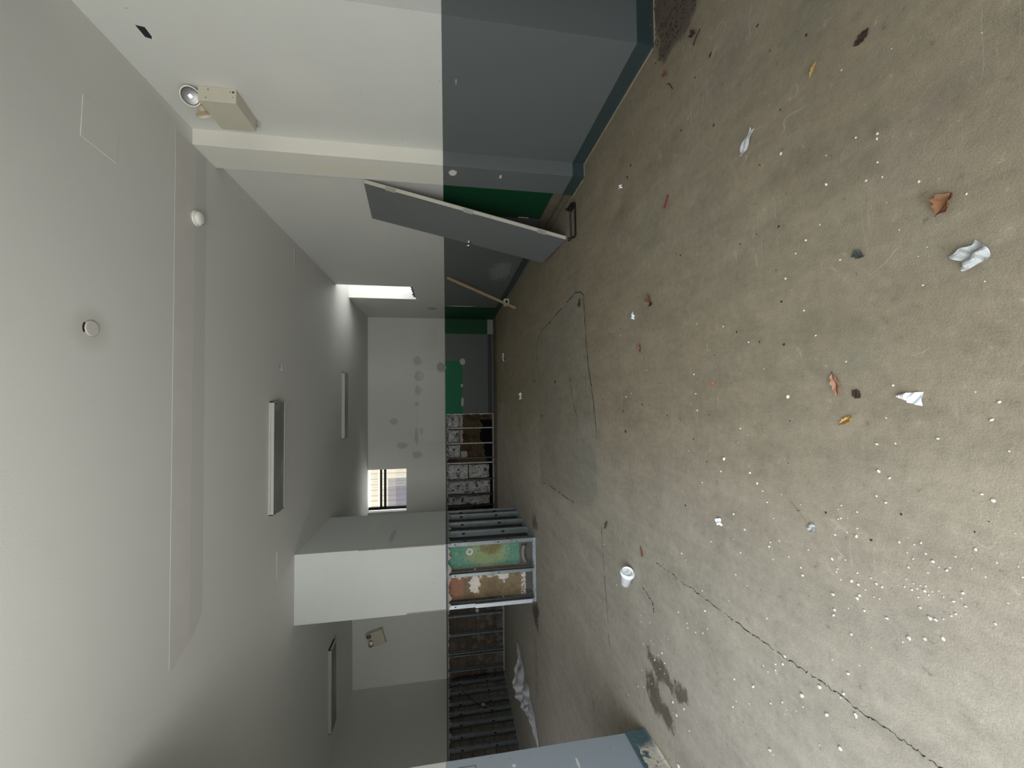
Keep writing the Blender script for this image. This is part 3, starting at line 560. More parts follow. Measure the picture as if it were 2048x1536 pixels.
# ------------------------------------------------------------ steel studs
def stud_mesh(h, w=.036, d=.090, t=.0016, flip=False):
    """C profile standing at origin: web along local y (depth), flanges along local x"""
    b = MB(); sx = -1 if flip else 1
    def bx(x0, y0, x1, y1, z0=0, z1=h):
        xa, xb = sorted((sx*x0, sx*x1)); b.box((xa, y0, z0), (xb, y1, z1))
    bx(0, 0, t, d); bx(0, 0, w, t); bx(0, d-t, w, d); bx(w-t, 0, w, .009); bx(w-t, d-.009, w, d)
    return b
def stud(name, x, y, rz, parent, h=ZP-.04, flip=False, w=.036, d=.09, mat=None):
    o = stud_mesh(h, w, d, flip=flip).build(name, mat or M_galv, parent); o.location = Vector((x, y, .002))-parent.location; o.rotation_euler = (0, 0, rz)
    b = MB(); s = -1 if flip else 1
    for zz in (.42, 1.02):
        if zz < h: b.box((s*.0-.0012, d*.35, zz-.045), (s*.0+.0028, d*.65, zz+.0), None)
        if zz < h: b.box((w*.5*s-.006, -.0008, zz+.10), (w*.5*s+.006, .0008, zz+.125))
    b.build('knockout', M_dark, o)
    return o
def track(p, q, parent, d=.092, mat=M_dusty, h=.03):
    p, q = Vector(p), Vector(q); dv = (q-p).normalized(); n = Vector((-dv.y, dv.x, 0)); L = (q-p).length
    M = Matrix.Translation(p-parent.location) @ Matrix(((dv.x, n.x, 0, 0), (dv.y, n.y, 0, 0), (0, 0, 1, 0), (0, 0, 0, 1)))
    b = MB(); b.box((0, 0, 0), (L, d, .002), M); b.box((0, 0, 0), (L, .0018, h), M); b.box((0, d-.0018, 0), (L, d, h), M)
    return b.build('floor_track', mat, parent)
T = empty('column_stud_frame', (PX1, PY0+.016, 0), 'galvanised stud frame exposed around the painted masonry column', 'stud frame')
for x, fl, w in ((PX1, True, .055), (-2.475, False, .045), (PX0, False, .055)): stud('metal_stud', x, PY0+.016, 0, T, flip=fl, w=w)
for y in (7.16, 6.93, 6.50, 6.08): stud('metal_stud', PX1-.004, y, math.pi/2, T, w=.034)
for y in (7.1, 6.6, 6.1): stud('metal_stud', PX0+.094, y, math.pi/2, T, w=.042)
track((PX0, PY0+.014, 0), (PX1, PY0+.014, 0), T); track((PX1-.002, PY0+.11, 0), (PX1-.002, PY1, 0), T)
o = MB().box((PX0-.002, PY0+.0, .06), (PX0+.05, PY0+.008, .86)).build('lit_web_plate', plain('lit_steel_white', (.70, .74, .78), .45, .2), T); o.location = -T.location; o['label'] = 'pale strip painted as the daylit web of the corner stud'  # pale plate puts the daylight on the stud web into its colour
# masonry column
K = tag(MB().box((-2.83, 5.70, 0), (-2.10, 7.04, ZC-.001)).build('masonry_column', M_core), 'old masonry column with peeling green and brown paint inside the stud frame', 'column')
b = MB(); b.lathe([(.030, 0), (.041, .003), (.046, 0)], Matrix.Translation((-2.18, 5.700, .93)) @ Matrix.Rotation(math.pi/2, 4, 'X'), 20, cap=False); b.build('plaster_ring', M_paperw, K, solid=.003)
b = MB(); b.lathe([(.034, 0), (.034, .003)], Matrix.Translation((-2.18, 5.700, .93)) @ Matrix.Rotation(math.pi/2, 4, 'X'), 20); b.build('old_hole', M_torn, K)
def flap(u, v):
    a = -1.1+2.2*u; return Vector((-2.24+.13*math.sin(a)+.01*math.sin(9*v), 5.69-.05*math.sin(v*math.pi)-.01, .10+.10*(1-math.cos(a))*-.6+v*.07+.04))
MB().grid(flap, 14, 6).build('peeled_sheet', plain('grey_peeled_sheet', (.24, .235, .22), .7, var=.3, scale=20), K, smooth=True, solid=.003)
# left corner wall frames
T2 = empty('back_wall_stud_frame', (-4.5, YL, 0), 'bare galvanised studs below the painted drywall on the alcove back wall', 'stud frame')
for x in (-3.55, -3.95, -4.36, -4.77, -5.17, -5.56, -5.61, -5.93): stud('metal_stud', x, YL+.014, 0, T2, w=.032)
track((XL, YL+.012, 0), (-3.27, YL+.012, 0), T2)
T3 = empty('left_wall_stud_frame', (XL, 7, 0), 'long row of bare galvanised studs along the left alcove wall', 'stud frame')
for y in (8.70, 8.42, 8.12, 7.88, 7.62, 7.35, 7.09, 6.80, 6.5, 6.2): stud('metal_stud', XL-.014, y, math.pi/2, T3, w=.032)
track((XL-.012, 2.6, 0), (XL-.012, YL, 0), T3)
T4 = empty('far_wall_stud_frame', (-1.6, YF, 0), 'galvanised studs holding foil insulation in the open lower far wall', 'stud frame')
FS = (-.825, -1.225, -1.605, -1.735, -2.165, -2.56, -2.84)
M_rusty = plain('stained_steel', (.12, .115, .11), .6, .4, .5, 20)
pale = plain('pale_stud_edge', (.62, .61, .58), .6, .2)
for i, x in enumerate(FS):
    stud('metal_stud', x, YF+.006, 0, T4, w=.026, mat=pale if i in (0, 1, 3) else M_rusty)
track((-3.24, YF+.006, 0), (-.44, YF+.006, 0), T4, mat=M_torn)
# labels on studs
def label_card(loc, rz, parent, txt):
    M = Matrix.Translation(Vector(loc)-parent.location) @ Matrix.Rotation(rz, 4, 'Z')
    o = MB().box((-.035, -.003, -.03), (.035, 0, .03), M).build('sticker', M_paperw, parent); o['label'] = 'small white sticker'
    text(txt, .022, M @ Matrix.Translation((-.027, -.004, -.008)) @ Matrix.Rotation(math.pi/2, 4, 'X'), M_print, o)
def text(s, size, M, mat, parent, bold=.0008, name='printing'):
    cu = bpy.data.curves.new(name, 'FONT'); cu.body = s; cu.size = size; cu.offset = bold; cu.extrude = .0004
    t = bpy.data.objects.new(name, cu); C.objects.link(t); dg = bpy.context.evaluated_depsgraph_get(); dg.update()
    me = bpy.data.meshes.new_from_object(t.evaluated_get(dg)); bpy.data.objects.remove(t)
    o = bpy.data.objects.new(name, me); C.objects.link(o); me.materials.clear(); me.materials.append(mat)
    o.parent = parent; o.matrix_local = M; return o
label_card((-4.66, YL+.012, .60), 0, T2, '764')
label_card((XL+.002-.012, 7.98, .56), math.pi/2, T3, '703')
# wires and a bit of conduit on the back wall frame
MB().tube([(0.04, 1.35, .95), (.01, 1.2, .82), (0, 1.0, .66), (.03, .82, .5)], .006).build('loose_wire', M_black, T3)
# ------------------------------------------------------------ foil insulation batts
def batt(x0, x1, z0, z1, seed, label, marks, y=YF+.03):
    r = np.random.default_rng(seed); ph = r.uniform(0, 6, 8); W_ = x1-x0; H_ = z1-z0
    o0 = empty('insulation_batt', ((x0+x1)/2, YF+.10, z0), label, 'insulation', 'foil insulation batts in the far wall')
    def f(u, v):
        pil = (math.sin(math.pi*u)**.5 if 0 < u < 1 else 0)*(min(1, math.sin(math.pi*v)*3)**.5 if 0 < v < 1 else 0)
        wr = .012*math.sin(ph[0]+21*u+9*v+2*math.sin(9*u))+.010*math.sin(ph[1]+37*v-11*u)+.007*math.sin(ph[2]+9*v+14*u*u)+.004*math.sin(ph[3]+53*u+17*v)
        cz = -.012*(1-math.sin(math.pi*u))*math.sin(9*v+ph[4])
        return Vector(((u-.5)*W_*(1-.05*abs(math.sin(6*v+ph[5]))), -.01-.050*pil-wr*1.2, v*H_+cz))
    MB().grid(f, 34, max(10, int(H_*60))).build('foil_facing', M_foil, o0, smooth=False, solid=.002)
    MB().box((-W_/2+.005, -.008, .006), (W_/2-.005, .012, H_-.006)).build('fibre_core', M_torn, o0)
    for (mz, tx) in marks:
        wp = min(.085, W_*.36)
        pl = MB().box((-wp, -.073, mz-.030), (wp, -.070, mz+.026)).build('printed_band', M_print, o0)
        text(tx, .062, Matrix.Translation((-wp*.85, -.0745, mz-.024)) @ Matrix.Rotation(math.pi/2, 4, 'X'), M_ink_w, pl, .001)
    return o0
batt(-.80, -.455, .90, 1.215, 1, 'short shiny foil insulation batt nearest the green painted panel', [(.18, 'G S')])
batt(-1.20, -.855, .90, 1.205, 2, 'short foil insulation batt between the two pale stud edges', [(.06, 'G S')])
batt(-1.58, -1.255, .88, 1.20, 3, 'crumpled short foil batt just right of the narrow dark gap', [(.17, 'G')])
batt(-2.145, -1.77, .68, 1.215, 4, 'tall foil batt top piece left of the narrow dark gap', [(.26, 'G S')])
batt(-2.135, -1.78, .13, .66, 5, 'crumpled foil batt lying low in the bay left of the narrow dark gap', [(.12, 'G')])
batt(-2.535, -2.195, .10, 1.215, 6, 'full height foil batt with a diagonal tear and repeated dark marks', [(.84, 'G S'), (.62, 'G S'), (.36, 'G')])
batt(-2.82, -2.59, .12, 1.20, 7, 'narrow shadowy foil batt beside the column frame', [(.95, 'G'), (.72, 'G')])
# pieces of plaster in the open bays
for i, (x0, x1, z0, z1) in enumerate(((-.79, -.46, .79, .885), (-1.2, -.86, .79, .885), (-1.58, -1.42, .69, .86))):
    b = MB(); n = 9; pts = [(x0, z1)]+[(x0+(x1-x0)*k/n, z0+random.uniform(0, .04)) for k in range(n+1)]+[(x1, z1)]
    b.prism(pts, 0, .03, Matrix(((1, 0, 0, 0), (0, 0, 1, YF+.075), (0, 1, 0, 0), (0, 0, 0, 1)))); o = b.build('plaster_remnant', M_torn)
    tag(o, ('ragged strip of grey plaster below the foil batt nearest the green panel', 'ragged strip of grey plaster in the bay between pale stud edges', 'broken piece of grey plaster right of the narrow dark gap')[i], 'plaster')
# hanging paper strip at foot of first bay
def crumple(name, cx, cy, cz, sx, sy, sz, mat, seed, n=10, parent=None, thick=.0012, rz=0, curl=0):
    r = np.random.default_rng(seed); ph = r.uniform(0, 6.3, 10); co, si = math.cos(rz), math.sin(rz)
    def f(u, v):
        a, c = (u-.5), (v-.5)
        e = 1+.16*math.sin(ph[0]+7*u)+.12*math.sin(ph[1]+9*v)
        x, y = a*sx*e, c*sy*(1+.18*math.sin(ph[2]+6*u+3*v))
        z = sz*(.5+.28*math.sin(ph[3]+8*u+3*v)+.22*math.sin(ph[4]+11*v-5*u))+curl*(a*a+c*c)*4*sz
        return Vector((cx+x*co-y*si, cy+x*si+y*co, cz+max(.0, z)))
    return MB().grid(f, n, n).build(name, mat, parent, smooth=False, solid=thick)
# ------------------------------------------------------------ emergency lights
def emergency(loc, rot, label, aim):
    t = empty('emergency_light', loc, label, 'emergency light')
    # local: x = along wall, y = out of wall, z = up
    M0 = Matrix.Rotation(rot, 4, 'Y')
    L, D, H_ = .30, .100, .235
    o = MB().box((-L/2, 0, 0), (L/2, D, H_), M0).build('housing', M_cream_enamel, t, bevel=.004)
    for (y, z, q) in ((.25, .018, .006), (.25, .036, .003), (.22, .172, .003), (.8, .185, .003), (.6, .02, .002)): MB().box((-L/2-.0012, D*y-q, z-q), (-L/2+.0006, D*y+q, z+q), M0).build('vent_hole', M_dark, o)
    b = MB(); b.box((L/2-.02, .02, -.012), (L/2, .06, .001), M0); b.build('conduit_clip', M_chrome, t)
    for i, (x, ang) in enumerate(aim):
        ang = Vector((0, 0, 1)).rotation_difference(Vector(ang).normalized()).to_matrix().to_4x4()
        base = M0 @ Matrix.Translation((x, D*.55, H_))
        st_ = MB().lathe([(.018, 0), (.018, .012), (.010, .018), (.010, .030)], base, 16).build('lamp_swivel', M_cream_dirty, t, smooth=True)
        H = base @ Matrix.Translation((0, 0, .058)) @ ang
        hd = MB().lathe([(.018, -.050), (.024, -.046), (.030, -.010), (.050, .004), (.060, .010), (.060, .022), (.053, .024)], H, 28).build('lamp_head', M_cream_dirty, t, smooth=False)
        MB().lathe([(.052, .0246), (.047, .026), (.001, .0262)], H, 28).build('lens', M_lampglass, hd, smooth=True)
        MB().lathe([(.0605, .020), (.0605, .029), (.052, .029), (.052, .024)], H, 28, cap=False).build('rim', M_rim, hd, smooth=True)
        MB().box((-.010, -.010, .0262), (.010, .010, .028), H).build('bulb_glint', M_chrome, hd)
    return t
M_rim = plain('cream_lamp_rim', (.70, .68, .58), .35); M_lampglass = Mat('lamp_reflector', .34, .9, .6).base((.17, .175, .17)).done()
E1 = emergency((X1, 3.06, 2.645), 0, 'cream twin head emergency light on the near right wall beside the pilaster', [(-.112, (-.80, .52, -.22)), (.035, (.72, .68, -.15))])
E1.rotation_euler = (0, 0, math.pi/2)
E2 = emergency((-4.935, YL, 2.545), 0, 'small tilted twin head emergency light high on the alcove back wall', [(-.09, (.1, .9, -.2)), (.09, (-.1, .9, -.2))])
E2.rotation_euler = (0, math.radians(15), math.pi)
# ------------------------------------------------------------ ceiling things
def fixture(x0, x1, y0, y1, label, h=.052):
    t = empty('fluorescent_fixture', ((x0+x1)/2, (y0+y1)/2, ZC), label, 'ceiling light', 'unlit fluorescent fixtures on the ceiling')
    lx, ly = (x1-x0)/2, (y1-y0)/2
    b = MB(); b.box((-lx, -ly, -.020), (lx, ly, 0)); b.box((-lx, -ly, -h), (lx, -ly+.004, -.018)); b.box((-lx, ly-.004, -h), (lx, ly, -.018)); b.build('housing', M_fixture, t)
    b = MB(); k = 14
    b.grid(lambda u, v: Vector(((u-.5)*2*(lx-.006), (v-.5)*2*(ly-.006), -h+.006-.012*math.sin(math.pi*v))), 2, k); b.build('prismatic_lens', M_lens, t, smooth=True, solid=.002)
    for s in (-1, 1): MB().box((min(s*lx, s*(lx-.010)), -ly, -h-.004), (max(s*lx, s*(lx-.010)), ly, -.001)).build('end_cap', M_fixture, t)
    return t
fixture(-1.285, -.028, 4.80, 5.10, 'longest looking unlit fluorescent fixture, middle of the main ceiling')
fixture(-.765, .49, 7.93, 8.24, 'unlit fluorescent fixture on the ceiling closest to the far wall')
fixture(-5.50, -4.15, 7.10, 7.42, 'unlit fluorescent fixture on the ceiling of the left alcove')
t = empty('smoke_detector', (1.425, 3.44, ZC-.006), 'round white smoke detector on the ceiling joint strip', 'smoke detector')
MB().lathe([(.060, 0), (.062, -.010), (.058, -.016)], n=36).build('base_ring', M_plastic_w, t, smooth=True)
MB().lathe([(.054, -.016), (.053, -.030), (.044, -.043), (.025, -.049), (.001, -.050)], n=36).build('cover', M_plastic_w, t, smooth=True)
MB().box((-.045, .010, -.046), (.02, .013, -.022)).build('seam', M_dark, t)
def cap(x, y, r, label):
    t = empty('ceiling_cap', (x, y, ZC), label, 'cover plate')
    MB().lathe([(r*1.12, .0), (r*1.12, -.0015), (r, -.0016)], n=36).build('gap_ring', M_torn, t)
    MB().lathe([(r, 0), (r, -.006), (r-.003, -.008), (.001, -.008)], n=36).build('plate', M_ceil, t)
    MB().prism([(r*math.cos(a)*k, r*math.sin(a)*k) for k, seq in ((1.25, np.linspace(1.0, 2.1, 7)), (1.0, np.linspace(2.1, 1.0, 7))) for a in seq], -.0025, 0, Matrix.Rotation(-math.radians(178), 4, 'Z')).build('open_gap', M_dark, t)
cap(.402, 2.54, .043, 'larger round blank cover on the near ceiling with a dark gap')
cap(.384, 5.14, .048, 'far small round blank cover on the ceiling before the fixtures')
# opening left by a missing fitting, high on the near wall
t = empty('wall_box_hole', (X1, 2.53, 2.938), 'torn black rectangular hole high on the near right wall', 'hole')
MB().prism([(-.045, .022), (-.038, -.020), (.042, -.016), (.030, .022)], 0, .0012, Matrix(((0, 0, -1, 0), (1, 0, 0, 0), (0, 1, 0, 0), (0, 0, 0, 1)))).build('dark_recess', M_dark, t)
MB().prism([(.020, -.022), (.045, -.020), (.043, -.012), (.028, -.012)], 0, .003, Matrix(((0, 0, -1, 0), (1, 0, 0, 0), (0, 1, 0, 0), (0, 0, 0, 1)))).build('torn_paper', M_jamb, t)
# ------------------------------------------------------------ leaning door
def door():
    A = Vector((1.630, 3.954, .0)); Tp = Vector((1.982, 3.795, 1.955)); th = .042
    Tv = (Tp-A).normalized(); Wv = Vector((0, 1, 0)); Wv = (Wv-Tv*Wv.dot(Tv)).normalized(); Nv = Wv.cross(Tv)   # Nv toward the wall
    if Nv.x < 0: Nv = -Nv
    t = empty('leaning_door', A, 'grey slab door taken off its hinges, leaning against the right wall', 'door')
    M = Matrix((Wv.to_4d(), Nv.to_4d(), Tv.to_4d(), Vector((0, 0, 0, 1)))).transposed(); M[3][3] = 1
    for i in range(3): M[3][i] = 0
    M = M @ Matrix.Translation((0, 0, .004)); Wd, Hd = .765, 2.02
    MB().box((0, 0, 0), (Wd, .004, Hd), M).build('front_face', M_doorface, t, bevel=.001)
    MB().box((.0, .004, 0), (Wd, th-.004, Hd), M).build('core_edge', M_dooredge, t)
    MB().box((0, th-.004, 0), (Wd, th, Hd), M).build('back_face', M_doorface, t)
    for z in (.27, 1.04, 1.78):
        h = MB().box((-.0022, .0, z-.05), (.0, .030, z+.05), M).build('hinge_leaf', M_hinge, t)
        b = MB()
        for k in range(3): b.lathe([(.0045, 0), (.0045, .026)], M @ Matrix.Translation((-.001, -.003, z-.045+k*.031)), 10)
        b.build('knuckle', M_hinge, h)
    k = MB().lathe([(.028, 0), (.028, .004), (.010, .008), (.010, .028), (.022, .038), (.026, .052), (.018, .062), (.001, .064)], M @ Matrix.Translation((Wd-.06, 0, .93)) @ Matrix.Rotation(math.pi/2, 4, 'X'), 24).build('door_knob', M_chrome, t, smooth=True)
    MB().lathe([(.008, .0642), (.001, .066)], M @ Matrix.Translation((Wd-.06, 0, .93)) @ Matrix.Rotation(math.pi/2, 4, 'X'), 12).build('keyway', M_dark, k)
door()
# boards along the wall foot, behind the door
o = MB().box((X4-.045, 3.725, .004), (X4-.012, 4.95, .055)).build('wooden_board', M_board); tag(o, 'dusty brown board lying along the wall foot below the leaning door, lower one', 'board', 'boards at the foot of the green wall')
o = MB().box((X4-.012, 3.722, .060), (X4-.001, 4.80, .165)).build('wooden_board', M_board); tag(o, 'dusty brown board fixed upright on the green wall foot behind the leaning door', 'board', 'boards at the foot of the green wall')
o = MB().box((X4-.003, 4.40, .30), (X4-.0005, 4.412, .42)).build('wall_chip', M_paperw); tag(o, 'small pale paint chip on the wall behind the leaning door', 'paint chip')
# bent black steel bracket on the floor
t = empty('steel_bracket', (1.72, 3.63, 0), 'bent black steel rod frame on the floor in front of the leaning door', 'bracket')
def Pm(x, y, z): return (x-1.72, y-3.63, z)
MB().tube([Pm(1.905, 3.80, .012), Pm(1.862, 3.655, .012), Pm(1.85, 3.62, .012), Pm(1.545, 3.615, .012), Pm(1.540, 3.66, .012), Pm(1.600, 3.84, .012)], .0085).build('lower_rod', M_black, t)
MB().tube([Pm(1.875, 3.80, .050), Pm(1.84, 3.66, .048), Pm(1.545, 3.73, .020), Pm(1.575, 3.84, .014)], .0075).build('upper_rod', M_black, t)
MB().box(Pm(1.838, 3.635, .0), Pm(1.872, 3.76, .045)).build('end_plate', M_black, t)
# leaning wood strip
t0 = Vector((1.563, 6.905, .002)); t1 = Vector((2.036, 6.80, 1.215)); dv = (t1-t0); L = dv.length; zax = dv.normalized(); xax = Vector((0, 1, 0)).cross(zax).normalized(); yax = zax.cross(xax)
M = Matrix.Translation(t0) @ Matrix(((xax.x, yax.x, zax.x, 0), (xax.y, yax.y, zax.y, 0), (xax.z, yax.z, zax.z, 0), (0, 0, 0, 1)))
tag(MB().box((-.022, -.012, .012), (.022, .012, L), M).build('wood_strip', M_wood, bevel=.003), 'narrow rough wood strip leaning on the right wall past the door', 'wood strip')
t = empty('electrical_box', (1.87, 7.75, 0), 'small white socket box on the floor at the foot of the wood strip', 'electrical box')
b = MB(); b.box((-.065, -.05, 0), (.065, -.045, .10)); b.box((-.065, .045, 0), (.065, .05, .10)); b.box((-.065, -.05, 0), (-.06, .05, .10)); b.box((.06, -.05, 0), (.065, .05, .10)); b.box((-.065, -.05, 0), (.065, .05, .006)); b.build('shell', M_plastic_w, t)
MB().box((-.030, -.052, .03), (.030, -.0495, .08)).build('opening', M_dark, t)
# ------------------------------------------------------------ cup
t = empty('paper_cup', (-1.245, 2.575, .0), 'white paper cup with a lid lying on its side on the floor', 'cup')
ax = Vector((.87, -.48, .05)).normalized(); q = Vector((0, 0, 1)).rotation_difference(ax).to_matrix().to_4x4()
M = Matrix.Translation((-.045, .035, .041)) @ q
MB().lathe([(.027, -.005), (.029, -.004), (.041, .098), (.043, .100)], M, 36).build('body', M_cup, t, smooth=True)
ld = MB().lathe([(.0455, .094), (.0475, .096), (.0475, .104), (.042, .107), (.041, .117), (.037, .119), (.035, .112), (.001, .112)], M, 36).build('lid', M_plastic_w if 0 else M_cup, t, smooth=False)
b = MB()
for a0, a1, r in ((3.7, 5.6, .025), ):
    b.tube([M @ Vector((r*math.cos(a), r*math.sin(a), .1122)) for a in np.linspace(a0, a1, 10)], .0020, 5)
b.tube([M @ Vector((-.014, .008, .1122)), M @ Vector((.002, .0, .1122)), M @ Vector((.016, .010, .1122))], .0018, 5)
b.tube([M @ Vector((.040*math.cos(a), .040*math.sin(a), .118)) for a in np.linspace(1.9, 3.2, 8)], .0012, 5)
b.build('embossed_line', plain('grey_emboss', (.30, .30, .32)), ld)
# ------------------------------------------------------------ plastic sheet on the left
t = empty('plastic_sheet', (-4.6, 6.4, 0), 'crumpled clear plastic sheet lying on the floor of the left alcove', 'plastic sheet')
r = np.random.default_rng(5); ph = r.uniform(0, 6, 12)
spine = [(.18, .72, .03), (.05, .50, .16), (-.22, .38, .32), (-.25, .12, .34), (-.16, -.12, .24), (-.10, -.34, .15), (-.14, -.58, .12), (-.28, -.90, .05)]
def shf(u, v):
    k = u*(len(spine)-1); i = min(int(k), len(spine)-2); fr = k-i
    cx = spine[i][0]*(1-fr)+spine[i+1][0]*fr; cy = spine[i][1]*(1-fr)+spine[i+1][1]*fr; w = spine[i][2]*(1-fr)+spine[i+1][2]*fr
    a = (v-.5)*2; z = .13*(w/.26)*(1-a*a)*(.55+.30*math.sin(ph[0]+31*u+5*v)+.22*math.sin(ph[1]+13*v+19*u)+.15*math.sin(ph[2]+47*u-21*v))+.006
    return Vector((cx+a*w*(1+.15*math.sin(ph[3]+20*u)), cy+.04*math.sin(ph[4]+9*v+25*u)*a, max(.003, z)))
MB().grid(shf, 70, 22).build('sheet', M_sheet, t, solid=.0008)
# ------------------------------------------------------------ floor litter
def leaf(name, loc, L, Wd, rz, mat, label, curl=.35, cat='leaf', group=None, seed=0, vein=True, thick=.0008):
    r = np.random.default_rng(seed); ph = r.uniform(0, 6, 6)
    t = empty(name, (loc[0], loc[1], 0), label, cat, group); t.rotation_euler = (0, 0, rz)
    def f(u, v):
        w = Wd*.5*(math.sin(math.pi*min(1, u*.98+.01))**.75)*(1+.16*math.sin(ph[0]+23*u)*(abs(v-.5)*2))
        a = (v-.5)*2; y = a*w
        z = .003+curl*(a*a)*w*(1+.4*math.sin(ph[1]+7*u))+.10*L*curl*(u-.5)**2*4*.6+.02*L*math.sin(ph[2]+12*u+3*a)+.02*L
        return Vector(((u-.5)*L, y+.05*L*math.sin(3*u+ph[3]), max(.002, z)))
    MB().grid(f, 20, 8).build('blade', mat, t, smooth=False, solid=thick)
    if vein: MB().tube([f(u, .5)+Vector((0, 0, .0012)) for u in np.linspace(.0, 1, 9)]+[f(1, .5)+Vector((L*.12, 0, .0))], L*.010+.0004, 5).build('stem', M_leafdark if mat is not M_leafdark else M_leafbrown, t)
    return t
leaf('dry_leaf', (.474, .794), .052, .046, 2.4, M_leafbrown, 'big curled rust brown leaf nearest the lower right of the photo', .9, seed=1)
leaf('dry_leaf', (1.074, .977), .047, .030, 2.0, M_leafdark, 'flat almost black leaf near the top right corner of the photo', .1, seed=2, vein=False)
leaf('dry_leaf', (.026, 1.097), .075, .028, .2, M_leafpink, 'pointed tan brown leaf above the yellow one', .6, seed=3)
leaf('dry_leaf', (-.086, 1.067), .048, .018, 2.2, M_leafyel, 'small yellow ochre leaf beside the dark wet blotch', .5, seed=4)
leaf('dry_leaf', (-.004, 1.033), .032, .026, 1.0, M_leafdark, 'dark wet leaf blotch between the tan leaf and the white paper', .05, seed=5, vein=False)
leaf('dry_leaf', (.42, 1.008), .040, .024, 1.1, M_leafolive, 'crumpled olive grey leaf between the big brown leaf and the white crumbs', 1.0, seed=6, vein=False)
leaf('dry_leaf', (1.838, 2.042), .055, .030, 1.2, M_leafbrown, 'reddish leaf by the brown litter at the near wall corner', .4, seed=7)
leaf('dry_leaf', (.598, 2.27), .060, .040, .3, M_leafbrown, 'curled brown leaf pair in the middle of the floor', 1.0, seed=8)
leaf('dry_leaf', (.56, 2.25), .035, .030, 1.3, M_leafdark, 'dark crumpled leaf touching the curled brown pair', .7, seed=18, vein=False)
leaf('dry_leaf', (.303, 2.40), .058, .022, .1, M_leafbrown, 'thin folded brown leaf further left on the mid floor', .9, seed=9)
leaf('dry_leaf', (-1.011, 2.431), .062, .022, .5, M_leafbrown, 'slim brown leaf next to the paper cup', .8, seed=10)
leaf('dry_leaf', (.049, 1.69), .036, .028, 2.0, M_leafpink, 'small round flat brown leaf alone at mid floor', .08, seed=11, vein=False)
leaf('dry_leaf', (.872, 3.55), .085, .040, .1, M_leafdark, 'dark leaf inside the tip of the patched floor area', .5, seed=12, vein=False)
leaf('dry_leaf', (-1.025, 3.016), .090, .030, 2.6, M_leafolive, 'grey lint like leaf near the end of the floor crack', .4, seed=13, vein=False)
leaf('dry_leaf', (1.824, 1.773), .045, .030, .8, M_leafdark, 'curled dark leaf beside the brown litter pile', 1.1, seed=14)
leaf('wood_chip', (1.106, 1.136), .046, .012, 2.5, M_leafyel, 'pale tan splinter lying below the dark leaf in the top right', .9, 'wood chip', seed=15, vein=False)
o = MB().box((-.035, -.004, .0), (.035, .004, .006), Matrix.Translation((1.101, 2.053, .001)) @ Matrix.Rotation(-.62, 4, 'Z')).build('red_chip', M_red); tag(o, 'thin dark red strip on the floor ahead of the leaning door', 'chip')
def litter(name, loc, sx, sy, sz, mat, label, seed, rz, cat='paper scrap', n=10):
    o = crumple(name, 0, 0, .001, sx, sy, sz, mat, seed, n, rz=rz); o.location = (loc[0], loc[1], 0); return tag(o, label, cat)
litter('paper_scrap', (.324, .745), .045, .052, .022, M_scrapfoil, 'folded grey paper scrap beside the big curled leaf', 3, .4)
o = bpy.data.objects['paper_scrap']
ps = empty('paper_scrap', (-.018, .884, 0), 'torn white paper scrap with a red striped twisted tip', 'paper scrap'); ps.rotation_euler = (0, 0, -.1)
def pp(u, v): return Vector(((u-.5)*.046*(.75+.5*v), -.030+v*.030, .002+.008*math.sin(3.1*u+2*v)**2))
MB().grid(lambda u, v: Vector(((v-.5)*.030*(1.25-.35*u)+.002, (u-.5)*.034-.006, .002+.006*math.sin(4*u+3*v)**2)), 10, 8).build('sheet', M_paperw, ps, solid=.0006)
b = MB()
for k in range(5):
    y = .012+k*.0052; w = .0105-.0017*k; b.lathe([(w, 0), (w*1.05, .002), (w*.75, .0045)], Matrix.Translation((.005-k*.0004, y, .006)) @ Matrix.Rotation(-math.pi/2, 4, 'X'), 14)
b.build('twisted_tip', M_paperw, ps)
b = MB()
for k in (0, 1, 3):
    y = .014+k*.0052; w = .0108-.0017*k; b.lathe([(w, 0), (w, .0012)], Matrix.Translation((.005-k*.0004, y, .006)) @ Matrix.Rotation(-math.pi/2, 4, 'X'), 14)
b.build('red_stripe', M_redink, ps)
litter('foil_strip', (1.046, 1.442), .105, .030, .016, M_scrapfoil, 'crinkled silvery strip on the floor toward the near wall', 5, -.75, 'foil strip', 16)
litter('plaster_flake', (.531, 2.481), .050, .030, .018, M_paperw, 'white plaster flake below the red strip at mid floor', 6, .5, 'plaster flake')
litter('plaster_flake', (1.494, 2.63), .060, .025, .016, M_paperw, 'white flake lying nearest the near wall base', 7, 1.2, 'plaster flake')
litter('paper_scrap', (-.59, 1.681), .028, .036, .010, M_paperw, 'small white triangular paper scrap in the centre left of the floor', 8, .2)
litter('paper_scrap', (-.001, 6.487), .10, .12, .05, M_paperw, 'bright white paper scrap far back on the patched floor', 9, .2)
litter('paper_scrap', (.85, 8.418), .14, .16, .05, M_paperw, 'small white scrap near the green corner far back', 10, .7)
t = empty('twig', (-.401, 1.265, 0), 'thin bent twig with a pale torn end among the white crumbs', 'twig')
MB().tube([(.004, .018, .004), (-.004, .006, .008), (-.020, -.008, .009), (-.032, -.022, .006), (-.05, -.04, .005)], .0013, 6).build('stalk', M_wood, t)
crumple('torn_end', -.066, -.062, .001, .022, .030, .010, M_scrapfoil, 11, 6, parent=t, rz=.6)
MB().tube([(-.022, -.008, .008), (-.016, -.022, .006)], .0011, 5).build('side_shoot', M_leafdark, t)
